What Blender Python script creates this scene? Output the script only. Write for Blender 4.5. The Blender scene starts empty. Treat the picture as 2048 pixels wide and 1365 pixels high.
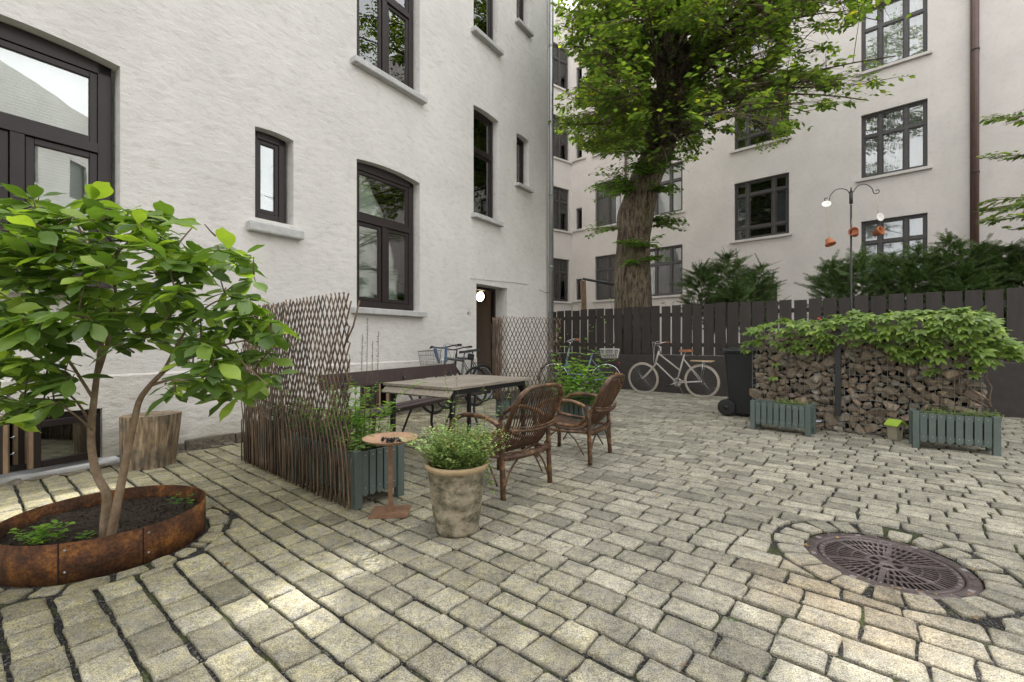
import bpy, math, random
import numpy as np
from mathutils import Vector, Matrix, Euler, noise
random.seed(7)
RNG = np.random.default_rng(11)
R = math.radians; PI = math.pi
SC = bpy.context.scene
COL = SC.collection

# ------------------------------------------------------------------ camera
H = 1.15
cam = bpy.data.cameras.new('camera'); cam.lens = 16.0; cam.sensor_width = 36.0
cam.clip_start = 0.05; cam.clip_end = 400
camo = bpy.data.objects.new('camera', cam); COL.objects.link(camo)
camo.location = (0, 0, H); camo.rotation_euler = (R(90), 0, 0)
SC.camera = camo
# ------------------------------------------------------------------ sky, sun, exposure
SUN_EL = R(55); SUN_DIR = (0.50, 0.866)          # horizontal direction towards the sun
world = bpy.data.worlds.new('World'); SC.world = world; world.use_nodes = True
wn = world.node_tree; wn.nodes.clear()
wo = wn.nodes.new('ShaderNodeOutputWorld'); wb = wn.nodes.new('ShaderNodeBackground')
sk = wn.nodes.new('ShaderNodeTexSky'); sk.sky_type = 'NISHITA'; sk.sun_disc = False
sk.sun_elevation = SUN_EL; sk.sun_rotation = math.atan2(SUN_DIR[0], SUN_DIR[1])
sk.dust_density = 3.0; sk.air_density = 1.0; sk.ozone_density = 1.0
wb.inputs[1].default_value = 0.15
hs = wn.nodes.new('ShaderNodeHueSaturation'); hs.inputs['Saturation'].default_value = 0.30
# thin bright cloud veil over the sky
tc = wn.nodes.new('ShaderNodeTexCoord'); cn = wn.nodes.new('ShaderNodeTexNoise'); cn.inputs['Scale'].default_value = 2.2; cn.inputs['Detail'].default_value = 6
cr = wn.nodes.new('ShaderNodeValToRGB'); cr.color_ramp.elements[0].position = .35; cr.color_ramp.elements[1].position = .62
mx = wn.nodes.new('ShaderNodeMix'); mx.data_type = 'RGBA'
wn.links.new(tc.outputs['Generated'], cn.inputs['Vector']); wn.links.new(cn.outputs['Fac'], cr.inputs['Fac'])
wn.links.new(cr.outputs['Color'], mx.inputs[0])
wn.links.new(sk.outputs[0], hs.inputs['Color']); wn.links.new(hs.outputs[0], mx.inputs[6]); mx.inputs[7].default_value = (9, 9, 9.1, 1)
wn.links.new(mx.outputs[2], wb.inputs[0]); wn.links.new(wb.outputs[0], wo.inputs[0])
sun = bpy.data.lights.new('sun', 'SUN'); sun.energy = 3.0; sun.angle = R(0.6); sun.color = (1.0, 0.97, 0.93)
suno = bpy.data.objects.new('sun', sun); COL.objects.link(suno)
sd = Vector((SUN_DIR[0]*math.cos(SUN_EL), SUN_DIR[1]*math.cos(SUN_EL), math.sin(SUN_EL)))
suno.rotation_euler = sd.to_track_quat('Z', 'Y').to_euler(); suno.location = (3, 3, 30)
SC.view_settings.view_transform = 'Standard'; SC.view_settings.look = 'None'
SC.view_settings.gamma = 1; SC.view_settings.use_curve_mapping = False
SC.view_settings.exposure = 1.52
SC.render.engine = 'CYCLES'
SC.cycles.max_bounces = 8; SC.cycles.diffuse_bounces = 4; SC.cycles.transparent_max_bounces = 16
SC.cycles.sample_clamp_indirect = 6

# ------------------------------------------------------------------ helpers
F_ = 910.0
def gnd(px, py, z=0.0):
    """world point at height z seen at a photo pixel (2048 px wide photo)"""
    Y = F_*(H-z)/(py-682.5); return Vector(((px-1024)/F_*Y, Y, z))
def proj(p):
    return (1024+F_*p[0]/p[1], 682.5-F_*(p[2]-H)/p[1]) if p[1] > .05 else (-9e9, 0)

class G:
    """collects faces of one mesh"""
    def __init__(s): s.v = []; s.f = []; s.m = []; s.sm = []
    def add(s, vs, fs, mi=0, sm=False):
        o = len(s.v); s.v += [tuple(v) for v in vs]
        for f in fs: s.f.append(tuple(i+o for i in f)); s.m.append(mi); s.sm.append(sm)
    def box(s, x0, x1, y0, y1, z0, z1, mi=0, M=None):
        vs = [(x, y, z) for z in (z0, z1) for y in (y0, y1) for x in (x0, x1)]
        if M is not None: vs = [M @ Vector(v) for v in vs]
        s.add(vs, [(0, 2, 3, 1), (4, 5, 7, 6), (0, 1, 5, 4), (2, 6, 7, 3), (0, 4, 6, 2), (1, 3, 7, 5)], mi)
        return s
    def quad(s, a, b, c, d, mi=0): s.add([a, b, c, d], [(0, 1, 2, 3)], mi); return s
    def poly(s, pts, mi=0): s.add(pts, [tuple(range(len(pts)))], mi); return s
    def tube(s, pts, r, seg=6, closed=False, mi=0, cap=True, sm=True, flat=1.0):
        pts = [Vector(p) for p in pts]; n = len(pts)
        rs = r if isinstance(r, (list, tuple)) else [r]*n
        if len(rs) != n: rs = [rs[0]+(rs[-1]-rs[0])*i/(n-1) for i in range(n)]
        vs = []; prev = None
        for i, p in enumerate(pts):
            if closed: t = pts[(i+1) % n]-pts[i-1]
            else: t = pts[min(i+1, n-1)]-pts[max(i-1, 0)]
            if t.length < 1e-9: t = Vector((0, 0, 1))
            t.normalize()
            if prev is None:
                a = Vector((0, 0, 1)) if abs(t.z) < .9 else Vector((1, 0, 0)); u = (a-t*a.dot(t)).normalized()
            else:
                u = (prev-t*prev.dot(t))
                u = u.normalized() if u.length > 1e-6 else t.orthogonal().normalized()
            prev = u; w = t.cross(u)
            for k in range(seg):
                an = 2*PI*k/seg; vs.append(p+(u*math.cos(an)+w*math.sin(an)*flat)*rs[i])
        fs = []
        for i in range(n if closed else n-1):
            j = (i+1) % n
            for k in range(seg):
                l = (k+1) % seg; fs.append((i*seg+k, i*seg+l, j*seg+l, j*seg+k))
        if cap and not closed: fs += [tuple(range(seg))[::-1], tuple((n-1)*seg+k for k in range(seg))]
        s.add(vs, fs, mi, sm); return s
    def lathe(s, prof, seg=24, c=(0, 0, 0), mi=0, sm=True, M=None, wob=0):
        vs = []
        for r, z in prof:
            for k in range(seg):
                a = 2*PI*k/seg; rr = r*(1+wob*noise.noise(Vector((math.cos(a)*1.7, math.sin(a)*1.7, z*6+c[0]))))
                v = Vector((rr*math.cos(a), rr*math.sin(a), z))
                if M is not None: v = M @ v
                vs.append(v+Vector(c))
        fs = []
        for i in range(len(prof)-1):
            for k in range(seg):
                l = (k+1) % seg; fs.append((i*seg+k, i*seg+l, (i+1)*seg+l, (i+1)*seg+k))
        s.add(vs, fs, mi, sm); return s
    def prism(s, poly2, z0, z1, mi=0, M=None):
        n = len(poly2); vs = [Vector((x, y, z0)) for x, y in poly2]+[Vector((x, y, z1)) for x, y in poly2]
        if M is not None: vs = [M @ v for v in vs]
        fs = [tuple(range(n))[::-1], tuple(range(n, 2*n))]+[(i, (i+1) % n, n+(i+1) % n, n+i) for i in range(n)]
        s.add(vs, fs, mi); return s
    def mesh(s, name, mats):
        me = bpy.data.meshes.new(name); me.from_pydata(s.v, [], s.f)
        if not isinstance(mats, (list, tuple)): mats = [mats]
        for m in mats: me.materials.append(m)
        if len(mats) > 1: me.polygons.foreach_set('material_index', s.m)
        me.polygons.foreach_set('use_smooth', s.sm); me.update(); return me

def link(name, me, parent=None, loc=(0, 0, 0), rot=(0, 0, 0), bevel=0):
    o = bpy.data.objects.new(name, me); COL.objects.link(o)
    o.location = loc; o.rotation_euler = rot
    if parent is not None: o.parent = parent
    if bevel:
        b = o.modifiers.new('bevel', 'BEVEL'); b.width = bevel; b.segments = 2; b.limit_method = 'ANGLE'; b.angle_limit = R(40)
    return o
def obj(name, g, mats, parent=None, loc=(0, 0, 0), rot=(0, 0, 0), bevel=0):
    return link(name, g.mesh(name, mats), parent, loc, rot, bevel)
def tag(o, label=None, cat=None, group=None, kind=None):
    if label: o['label'] = label
    if cat: o['category'] = cat
    if group: o['group'] = group
    if kind: o['kind'] = kind
    return o
def thing(name, label, cat, loc=(0, 0, 0), rotz=0, group=None):
    o = bpy.data.objects.new(name, None); COL.objects.link(o); o.empty_display_size = .1
    o.location = loc; o.rotation_euler = (0, 0, rotz); return tag(o, label, cat, group)
def copy_tree(o, loc=None, rotz=None, label=None, parent=None):
    c = o.copy(); COL.objects.link(c)
    if parent is not None: c.parent = parent
    if loc is not None: c.location = loc
    if rotz is not None: c.rotation_euler = (0, 0, rotz)
    if label: c['label'] = label
    for ch in list(o.children): copy_tree(ch, parent=c)
    return c
def npmesh(name, V, Fc, mats, sm=False):
    """V (N,3), Fc (M,k) numpy arrays -> mesh"""
    me = bpy.data.meshes.new(name); V = np.asarray(V, np.float32); Fc = np.asarray(Fc, np.int32); k = Fc.shape[1]
    me.vertices.add(len(V)); me.vertices.foreach_set('co', V.ravel())
    me.loops.add(Fc.size); me.loops.foreach_set('vertex_index', Fc.ravel())
    me.polygons.add(len(Fc)); me.polygons.foreach_set('loop_start', np.arange(0, Fc.size, k, dtype=np.int32))
    me.polygons.foreach_set('loop_total', np.full(len(Fc), k, np.int32))
    if not isinstance(mats, (list, tuple)): mats = [mats]
    for m in mats: me.materials.append(m)
    if sm: me.polygons.foreach_set('use_smooth', np.ones(len(Fc), bool))
    me.update(calc_edges=True); me.validate(); return me
def scatter(tv, tf, mats3, scale, pos):
    """template verts/faces instanced into one vertex/face array; mats3 (N,3,3)"""
    tv = np.asarray(tv, float); tf = np.asarray(tf, int); n = len(pos)
    V = np.einsum('nij,vj->nvi', mats3, tv)*np.asarray(scale).reshape(n, 1, 1)+np.asarray(pos)[:, None, :]
    Fc = tf[None]+np.arange(n)[:, None, None]*len(tv)
    return V.reshape(-1, 3), Fc.reshape(-1, tf.shape[1])
def frames(d, up=None, roll=None):
    """rotation matrices with local y along d and local z near up (N,3)"""
    d = np.asarray(d, float); d = d/np.linalg.norm(d, axis=1, keepdims=True)
    up = np.tile([0, 0, 1.0], (len(d), 1)) if up is None else np.asarray(up, float)
    x = np.cross(d, up); l = np.linalg.norm(x, axis=1, keepdims=True); x = np.where(l < 1e-4, [[1.0, 0, 0]], x/np.maximum(l, 1e-6))
    z = np.cross(x, d)
    if roll is not None:
        c, s_ = np.cos(roll)[:, None], np.sin(roll)[:, None]; x, z = x*c+z*s_, z*c-x*s_
    return np.stack([x, d, z], axis=2)

# ------------------------------------------------------------------ materials
def nt(name):
    m = bpy.data.materials.new(name); m.use_nodes = True; t = m.node_tree; t.nodes.clear()
    out = t.nodes.new('ShaderNodeOutputMaterial'); return m, t, out
def N(t, ty, **k):
    n = t.nodes.new(ty)
    for a, b in k.items():
        if a in n.inputs.keys() if isinstance(a, str) else False: n.inputs[a].default_value = b
        else: setattr(n, a, b)
    return n
def noise_n(t, vec, scale, detail=4, rough=.55, stretch=None):
    if stretch is not None:
        mp = t.nodes.new('ShaderNodeMapping'); mp.inputs['Scale'].default_value = stretch; t.links.new(vec, mp.inputs['Vector']); vec = mp.outputs[0]
    n = t.nodes.new('ShaderNodeTexNoise'); n.inputs['Scale'].default_value = scale; n.inputs['Detail'].default_value = detail; n.inputs['Roughness'].default_value = rough
    t.links.new(vec, n.inputs['Vector']); return n.outputs['Fac']
def ramp(t, fac, stops):
    r = t.nodes.new('ShaderNodeValToRGB'); e = r.color_ramp.elements
    while len(e) < len(stops): e.new(.5)
    for i, (p, c) in enumerate(stops):
        e[i].position = p; e[i].color = (c[0], c[1], c[2], 1) if isinstance(c, (tuple, list)) else (c, c, c, 1)
    t.links.new(fac, r.inputs[0]); return r.outputs[0]
def mixc(t, fac, a, b, mode='MIX'):
    m = t.nodes.new('ShaderNodeMix'); m.data_type = 'RGBA'; m.blend_type = mode
    for s, v in ((0, fac), (6, a), (7, b)):
        if isinstance(v, (int, float)): m.inputs[s].default_value = v
        elif isinstance(v, tuple): m.inputs[s].default_value = (*v[:3], 1)
        else: t.links.new(v, m.inputs[s])
    return m.outputs[2]
def math_n(t, op, a, b=0.0, c=0.0):
    m = t.nodes.new('ShaderNodeMath'); m.operation = op
    for i, v in enumerate((a, b, c)):
        if isinstance(v, (int, float)): m.inputs[i].default_value = v
        else: t.links.new(v, m.inputs[i])
    return m.outputs[0]
def posn(t, kind='Position'):
    if kind == 'Object': return t.nodes.new('ShaderNodeTexCoord').outputs['Object']
    return t.nodes.new('ShaderNodeNewGeometry').outputs['Position']
def island(t):
    a = t.nodes.new('ShaderNodeNewGeometry').outputs['Random Per Island']; b = t.nodes.new('ShaderNodeObjectInfo').outputs['Random']
    return math_n(t, 'FRACT', math_n(t, 'ADD', a, b))
def bump(t, h, strength=.5, dist=.01):
    b = t.nodes.new('ShaderNodeBump'); b.inputs['Strength'].default_value = strength; b.inputs['Distance'].default_value = dist
    t.links.new(h, b.inputs['Height']); return b.outputs[0]
def princ(t, out, col, rough=.6, normal=None, metal=0.0, spec=.5):
    p = t.nodes.new('ShaderNodeBsdfPrincipled')
    if isinstance(col, tuple): p.inputs['Base Color'].default_value = (*col[:3], 1)
    else: t.links.new(col, p.inputs['Base Color'])
    if isinstance(rough, (int, float)): p.inputs['Roughness'].default_value = rough
    else: t.links.new(rough, p.inputs['Roughness'])
    p.inputs['Metallic'].default_value = metal; p.inputs['Specular IOR Level'].default_value = spec
    if normal is not None: t.links.new(normal, p.inputs['Normal'])
    if out is not None: t.links.new(p.outputs[0], out.inputs[0])
    return p
def simple(name, c1, c2=None, scale=20, rough=.6, bmp=.3, dist=.003, metal=0, stretch=None, coord='Position', iv=0.0, spec=.4, detail=4, c3=None):
    """two-tone noisy surface with fine relief; iv varies brightness per loose piece"""
    m, t, out = nt(name); v = posn(t, coord); c2 = c2 or tuple(x*.75 for x in c1)
    f = noise_n(t, v, scale, detail, .6, stretch)
    stops = [(.3, c2), (.7, c1)] if c3 is None else [(.28, c2), (.5, c1), (.72, c3)]
    c = ramp(t, f, stops)
    big = noise_n(t, v, scale*.17, 3)
    c = mixc(t, .35, c, ramp(t, big, [(.3, .55), (.7, 1.0)]), 'MULTIPLY')
    if iv: c = mixc(t, 1.0, c, ramp(t, island(t), [(0, 1-iv), (1, 1.0)]), 'MULTIPLY')
    nn = bump(t, noise_n(t, v, scale*3, 5, .65, stretch), bmp, dist) if bmp else None
    princ(t, out, c, rough, nn, metal, spec); return m
def wood(name, c1, c2, along=(1, 1, 12), scale=30, rough=.65, coord='Object', iv=.25, bmp=.4):
    s = tuple(1.0/a if a else 1 for a in along)
    return simple(name, c1, c2, scale, rough, bmp, .002, stretch=s, coord=coord, iv=iv)
def leafm(name, stops, trans, rough=.45, tf=.35, spec=.35, veins=True):
    """leaf: colour per leaf, translucent"""
    m, t, out = nt(name); r = island(t); c = ramp(t, r, stops)
    v = posn(t, 'Position'); c = mixc(t, .5, c, ramp(t, noise_n(t, v, 28, 3), [(.3, .72), (.7, 1.0)]), 'MULTIPLY')
    p = princ(t, None, c, rough, None, 0, spec)
    tr = t.nodes.new('ShaderNodeBsdfTranslucent'); tcx = mixc(t, 1.0, c, trans, 'MULTIPLY')
    t.links.new(tcx, tr.inputs[0])
    ms = t.nodes.new('ShaderNodeMixShader'); ms.inputs[0].default_value = tf
    t.links.new(p.outputs[0], ms.inputs[1]); t.links.new(tr.outputs[0], ms.inputs[2]); t.links.new(ms.outputs[0], out.inputs[0]); return m
def glassm(name, tint=(.93, .97, .95), refl=1.0, base=.05):
    m, t, out = nt(name); tr = t.nodes.new('ShaderNodeBsdfTransparent'); tr.inputs[0].default_value = (*tint, 1)
    gl = t.nodes.new('ShaderNodeBsdfGlossy'); gl.inputs['Roughness'].default_value = .004; gl.inputs[0].default_value = (refl, refl, refl, 1)
    v = posn(t, 'Position'); t.links.new(bump(t, noise_n(t, v, 1.6, 2), .035, .02), gl.inputs['Normal'])
    fr = t.nodes.new('ShaderNodeFresnel'); fr.inputs[0].default_value = 1.5
    ms = t.nodes.new('ShaderNodeMixShader'); t.links.new(math_n(t, 'ADD', math_n(t, 'MULTIPLY', fr.outputs[0], 1.25), base), ms.inputs[0])
    t.links.new(tr.outputs[0], ms.inputs[1]); t.links.new(gl.outputs[0], ms.inputs[2]); t.links.new(ms.outputs[0], out.inputs[0]); return m

def plaster(name, base, lump=.5, streak=True, dirt=.25, dist=.02):
    m, t, out = nt(name); v = posn(t, 'Object')
    f1 = noise_n(t, v, 1.1, 4, .6); f2 = noise_n(t, v, 9, 6, .65, (.68, 1, 1.35) if streak else None)
    fine = noise_n(t, v, 60, 4, .6)
    c = mixc(t, ramp(t, f1, [(.35, 0.0), (.65, 1.0)]), tuple(x*.90 for x in base), base)
    c = mixc(t, dirt, c, ramp(t, f2, [(.30, (.55, .53, .48)), (.48, (.92, .91, .89)), (.7, (1, 1, 1))]), 'MULTIPLY')
    h = math_n(t, 'ADD', math_n(t, 'MULTIPLY', f2, 1.0), math_n(t, 'MULTIPLY', fine, .12))
    # rain dirt near the ground: a real stain band, uneven upper edge
    sx = t.nodes.new('ShaderNodeSeparateXYZ'); t.links.new(v, sx.inputs[0])
    zz = math_n(t, 'ADD', sx.outputs[2], math_n(t, 'MULTIPLY', noise_n(t, v, 6, 4), .5))
    c = mixc(t, ramp(t, zz, [(.3, .55), (.62, 0.0)]), c, (base[0]*.55, base[1]*.52, base[2]*.42))
    princ(t, out, c, .9, bump(t, h, lump, dist), 0, .2); return m

M = {}
M['plaster'] = plaster('white_plaster', (.635, .617, .590), .62, True, .34, .026)
M['plinth'] = plaster('plinth_plaster', (.63, .605, .565), .8, True, .5, .03)
M['facade'] = plaster('pinkish_grey_render', (.585, .545, .515), .35, False, .22, .010)
M['sill'] = simple('grey_sill_paint', (.50, .50, .49), (.40, .40, .385), 14, .7, .3)
M['sill2'] = simple('pale_sill_paint', (.56, .53, .50), (.48, .45, .42), 14, .7, .2)
M['brown'] = simple('dark_brown_paint', (.020, .012, .010), (.013, .008, .007), 10, .45, .15, .002)
M['brown2'] = simple('grey_brown_paint', (.065, .059, .056), (.045, .041, .039), 8, .45, .1)
M['glass'] = glassm('window_glass', base=.09)
M['glass2'] = glassm('far_window_glass', (.92, .94, .94), .60, .10)
M['blind'] = simple('white_blind', (.62, .64, .62), (.52, .54, .52), 5, .7, 0)
M['room'] = simple('room_wall', (.66, .69, .64), (.58, .61, .56), 2, .9, 0)
M['roomdark'] = simple('dark_room', (.05, .045, .04), (.03, .03, .025), 2, .9, 0)
M['curtain'] = simple('curtain', (.80, .79, .77), (.68, .67, .66), 6, .9, .6, .02, stretch=(6, 6, .3))
M['zinc'] = simple('zinc_downpipe', (.46, .47, .48), (.36, .37, .38), 7, .38, .1, .002, metal=.85)
M['pipe2'] = simple('brown_downpipe', (.11, .062, .048), (.08, .045, .036), 7, .4, .1)
M['fence'] = simple('dark_stained_boards', (.046, .037, .032), (.028, .022, .019), 16, .62, .5, .002, stretch=(1, 1, .12), iv=.3)
M['lowwall'] = simple('dark_painted_concrete', (.048, .040, .037), (.034, .028, .026), 9, .7, .5, .006)
M['bark'] = None
M['gravel'] = None
M['green'] = simple('green_planter_paint', (.115, .146, .132), (.095, .124, .112), 25, .5, .2, .001, iv=.12)
M['screw'] = simple('zinc_screw', (.6, .6, .6), None, 10, .35, 0, metal=.9)
M['soil'] = simple('dark_soil', (.045, .030, .020), (.012, .009, .007), 60, .95, 1.0, .02, c3=(.11, .075, .05))
M['steel'] = simple('black_steel', (.018, .018, .019), (.013, .013, .014), 30, .4, .1)
M['iron'] = simple('wrought_iron', (.035, .034, .033), (.022, .022, .022), 40, .55, .3)
M['black'] = simple('black_rubber', (.02, .02, .021), (.014, .014, .015), 50, .75, .2)
M['plastic'] = simple('black_plastic', (.018, .019, .021), (.012, .013, .014), 20, .42, .15)
M['chrome'] = simple('bright_metal', (.62, .62, .62), (.5, .5, .5), 30, .25, 0, metal=1)
M['galv'] = simple('galvanised_steel', (.36, .38, .38), (.26, .28, .28), 22, .45, .1, metal=.7)
M['bench'] = simple('brown_bench_paint', (.062, .042, .040), (.045, .031, .030), 20, .5, .3, .002)
M['tan'] = simple('tan_leather', (.30, .11, .045), (.2, .07, .03), 20, .5, .2)
M['white'] = simple('white_enamel', (.75, .74, .71), (.65, .64, .6), 20, .4, .1)
M['cream'] = simple('cream_tyre', (.44, .38, .29), (.36, .31, .23), 20, .6, .1)
M['bikewhite'] = simple('pale_frame_paint', (.50, .46, .42), (.43, .39, .36), 20, .3, 0)
M['bikegrey'] = simple('grey_frame_paint', (.12, .125, .12), (.08, .085, .08), 20, .35, 0)
M['biketeal'] = simple('pale_teal_frame', (.20, .29, .29), (.07, .13, .15), 12, .3, 0)
M['woodlight'] = simple('light_wood', (.52, .36, .20), (.4, .27, .15), 30, .55, .2, stretch=(.1, 1, 1), coord='Object')
M['red'] = simple('red_lens', (.35, .02, .015), None, 20, .2, 0)
M['orange'] = simple('orange_reflector', (.75, .22, .01), None, 20, .25, 0)
M['blue'] = simple('blue_cover', (.08, .16, .28), (.05, .1, .18), 20, .5, .3)
M['terra'] = simple('terracotta', (.42, .15, .065), (.30, .10, .045), 30, .75, .3, .002)
M['string'] = simple('cord', (.62, .55, .38), (.5, .44, .3), 60, .9, .3)
M['wire'] = simple('galvanised_wire', (.26, .26, .25), (.18, .18, .17), 60, .45, 0, metal=.6)
M['lime'] = simple('lime_roof_paint', (.36, .50, .06), (.28, .42, .05), 20, .5, .1)
M['khaki'] = simple('beige_box_paint', (.30, .28, .20), (.25, .23, .16), 20, .7, .2)
M['bluewhite'] = simple('white_dish', (.62, .68, .74), None, 20, .35, 0)
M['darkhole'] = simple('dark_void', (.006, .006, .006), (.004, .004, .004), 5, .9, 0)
M['woodold'] = simple('bare_weathered_wood', (.30, .20, .12), (.17, .11, .065), 30, .75, .4, .002, stretch=(1, 1, .1), coord='Object')
M['stalk'] = simple('green_brown_stalk', (.12, .13, .05), (.08, .07, .03), 30, .7, .2)
M['twig'] = simple('brown_twig', (.16, .11, .07), (.09, .06, .04), 40, .8, .4)
M['magtrunk'] = simple('smooth_tan_bark', (.235, .165, .105), (.14, .095, .06), 18, .75, .5, .004, c3=(.30, .25, .18))
M['rattan'] = simple('brown_rattan', (.085, .043, .022), (.028, .016, .010), 16, .40, .35, .002, c3=(.27, .155, .075), coord='Object', spec=.4)
M['slat'] = simple('rattan_slat', (.15, .075, .040), (.05, .026, .017), 24, .4, .3, .001, iv=.4, coord='Object', spec=.35)
M['willow'] = simple('willow_rod', (.145, .095, .060), (.055, .040, .030), 14, .5, .4, .002, iv=.55, c3=(.25, .165, .095), stretch=(1, 1, .35))
M['char'] = simple('charcoal', (.02, .02, .02), (.006, .006, .006), 40, .8, .8, .01, c3=(.28, .28, .28))
def special():
    # granite setts: speckled, mossy yellow-green drifts, rust patch by the manhole
    m, t, out = nt('granite_setts'); v = posn(t); r = island(t)
    sp = noise_n(t, v, 210, 3, .7); mid = noise_n(t, v, 34, 5, .7); cl = noise_n(t, v, 8, 4, .6)
    c = ramp(t, sp, [(.34, (.10, .098, .088)), (.46, (.285, .272, .24)), (.62, (.52, .50, .455))])
    c = mixc(t, .75, c, ramp(t, mid, [(.32, (.42, .41, .36)), (.47, (.86, .85, .80)), (.62, (1.1, 1.1, 1.06))]), 'MULTIPLY')
    c = mixc(t, .7, c, ramp(t, cl, [(.34, .62), (.64, 1.12)]), 'MULTIPLY')
    c = mixc(t, 1.0, c, ramp(t, r, [(0, .62), (.3, .88), (.8, 1.04), (1, 1.22)]), 'MULTIPLY')
    sx = t.nodes.new('ShaderNodeSeparateXYZ'); t.links.new(v, sx.inputs[0])
    big = noise_n(t, v, .8, 3, .55)
    left = ramp(t, math_n(t, 'ADD', math_n(t, 'MULTIPLY', sx.outputs[0], -.16), math_n(t, 'MULTIPLY', big, 1.0)), [(.38, 0.0), (.85, 1.0)])
    moss = math_n(t, 'MULTIPLY', math_n(t, 'ADD', math_n(t, 'MULTIPLY', left, .72), .40), ramp(t, noise_n(t, v, 16, 5, .7), [(.36, .15), (.6, 1.0)]))
    c = mixc(t, moss, c, mixc(t, 1.0, c, (1.03, .97, .62), 'MULTIPLY'))
    # rust stain round (1.35, 2.05)
    d = t.nodes.new('ShaderNodeVectorMath'); d.operation = 'DISTANCE'; t.links.new(v, d.inputs[0]); d.inputs[1].default_value = (1.50, 2.02, 0)
    rs = math_n(t, 'ADD', d.outputs['Value'], math_n(t, 'MULTIPLY', noise_n(t, v, 5, 4), .7))
    rs = ramp(t, rs, [(.42, .42), (.9, 0.0)])
    c = mixc(t, rs, c, mixc(t, 1.0, c, (1.16, .88, .60), 'MULTIPLY'))
    h = math_n(t, 'ADD', math_n(t, 'MULTIPLY', mid, .8), math_n(t, 'ADD', math_n(t, 'MULTIPLY', sp, .22), math_n(t, 'MULTIPLY', cl, 1.0)))
    princ(t, out, c, .78, bump(t, h, 1.0, .016), 0, .35); M['sett'] = m
    m, t, out = nt('dark_joint_grit'); v = posn(t)
    vo = t.nodes.new('ShaderNodeTexVoronoi'); vo.inputs['Scale'].default_value = 170; t.links.new(v, vo.inputs['Vector'])
    c = ramp(t, vo.outputs['Color'], [(.15, (.011, .010, .009)), (.65, (.034, .032, .030)), (.96, (.19, .185, .175))])
    c = mixc(t, ramp(t, noise_n(t, v, 5, 4), [(.50, 0.0), (.66, .8)]), c, (.060, .075, .02))
    princ(t, out, c, .95, bump(t, vo.outputs['Distance'], 1.0, .006), 0, .2); M['gravel'] = m
    m, t, out = nt('corten_steel'); v = posn(t)
    f = noise_n(t, v, 9, 7, .7); g = noise_n(t, v, 70, 4, .7); st = noise_n(t, v, 22, 4, .6, (1, 1, .25))
    c = ramp(t, f, [(.30, (.030, .018, .012)), (.5, (.10, .042, .018)), (.66, (.24, .10, .025))])
    c = mixc(t, .6, c, ramp(t, st, [(.3, .5), (.65, 1.15)]), 'MULTIPLY')
    c = mixc(t, .75, c, ramp(t, g, [(.36, .35), (.6, 1.25)]), 'MULTIPLY')
    princ(t, out, c, .82, bump(t, g, .4, .002), .1, .3); M['corten'] = m
    m, t, out = nt('light_rust'); v = posn(t); f = noise_n(t, v, 14, 6, .65)
    c = ramp(t, f, [(.3, (.15, .080, .048)), (.7, (.30, .175, .11))])
    princ(t, out, c, .7, bump(t, f, .3, .002), .2, .3); M['rust'] = m
    M['rustpale'] = simple('pale_rusty_dish', (.44, .27, .17), (.30, .17, .10), 9, .6, .2, c3=(.50, .33, .21))
    m, t, out = nt('weathered_clay'); v = posn(t, 'Object')
    f = noise_n(t, v, 9, 6, .7, (1, 1, 1.6)); b = noise_n(t, v, 22, 5, .7)
    c = ramp(t, f, [(.34, (.060, .058, .045)), (.47, (.17, .15, .10)), (.56, (.28, .245, .18)), (.7, (.36, .315, .23))])
    c = mixc(t, .55, c, ramp(t, b, [(.33, .4), (.6, 1.1)]), 'MULTIPLY')
    sx = t.nodes.new('ShaderNodeSeparateXYZ'); t.links.new(v, sx.inputs[0])
    c = mixc(t, ramp(t, sx.outputs[2], [(.375, 0.0), (.385, 1.0)]), c, mixc(t, .4, (.46, .32, .18), c))
    princ(t, out, c, .85, bump(t, b, .5, .004), 0, .25); M['pot'] = m
    # deep-fissured bark
    m, t, out = nt('fissured_bark'); v = posn(t)
    f = noise_n(t, v, 17, 7, .75, (1, 1, .22)); f2 = noise_n(t, v, 46, 5, .7, (1, 1, .3)); bb = noise_n(t, v, 1.5, 3)
    c = ramp(t, f, [(.38, (.022, .016, .012)), (.5, (.15, .115, .082)), (.62, (.27, .22, .16))])
    c = mixc(t, .5, c, ramp(t, f2, [(.3, .5), (.7, 1.15)]), 'MULTIPLY')
    c = mixc(t, ramp(t, bb, [(.45, 0.0), (.7, .5)]), c, (.09, .10, .04))
    h = math_n(t, 'ADD', f, math_n(t, 'MULTIPLY', f2, .4))
    princ(t, out, c, .9, bump(t, h, 1.0, .06), 0, .2); M['bark'] = m
    m, t, out = nt('old_log_wood'); v = posn(t, 'Object')
    f = noise_n(t, v, 26, 6, .65, (1, 1, .10)); s = noise_n(t, v, 5, 4, .6)
    c = ramp(t, f, [(.36, (.08, .06, .04)), (.5, (.26, .19, .12)), (.64, (.44, .34, .225))])
    c = mixc(t, ramp(t, s, [(.45, 0.0), (.65, .75)]), c, (.085, .080, .072))
    princ(t, out, c, .85, bump(t, f, .8, .012), 0, .2); M['log'] = m
    # cast iron of the manhole
    m, t, out = nt('worn_cast_iron'); v = posn(t); f = noise_n(t, v, 30, 5, .7)
    c = ramp(t, f, [(.3, (.060, .046, .045)), (.6, (.115, .092, .090)), (.75, (.21, .18, .172))])
    princ(t, out, c, .48, bump(t, f, .4, .002), .55, .5); M['cast'] = m
    # rubble stone
    m, t, out = nt('gabion_stone'); v = posn(t); r = island(t); f = noise_n(t, v, 26, 6, .7); s = noise_n(t, v, 7, 3)
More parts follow.
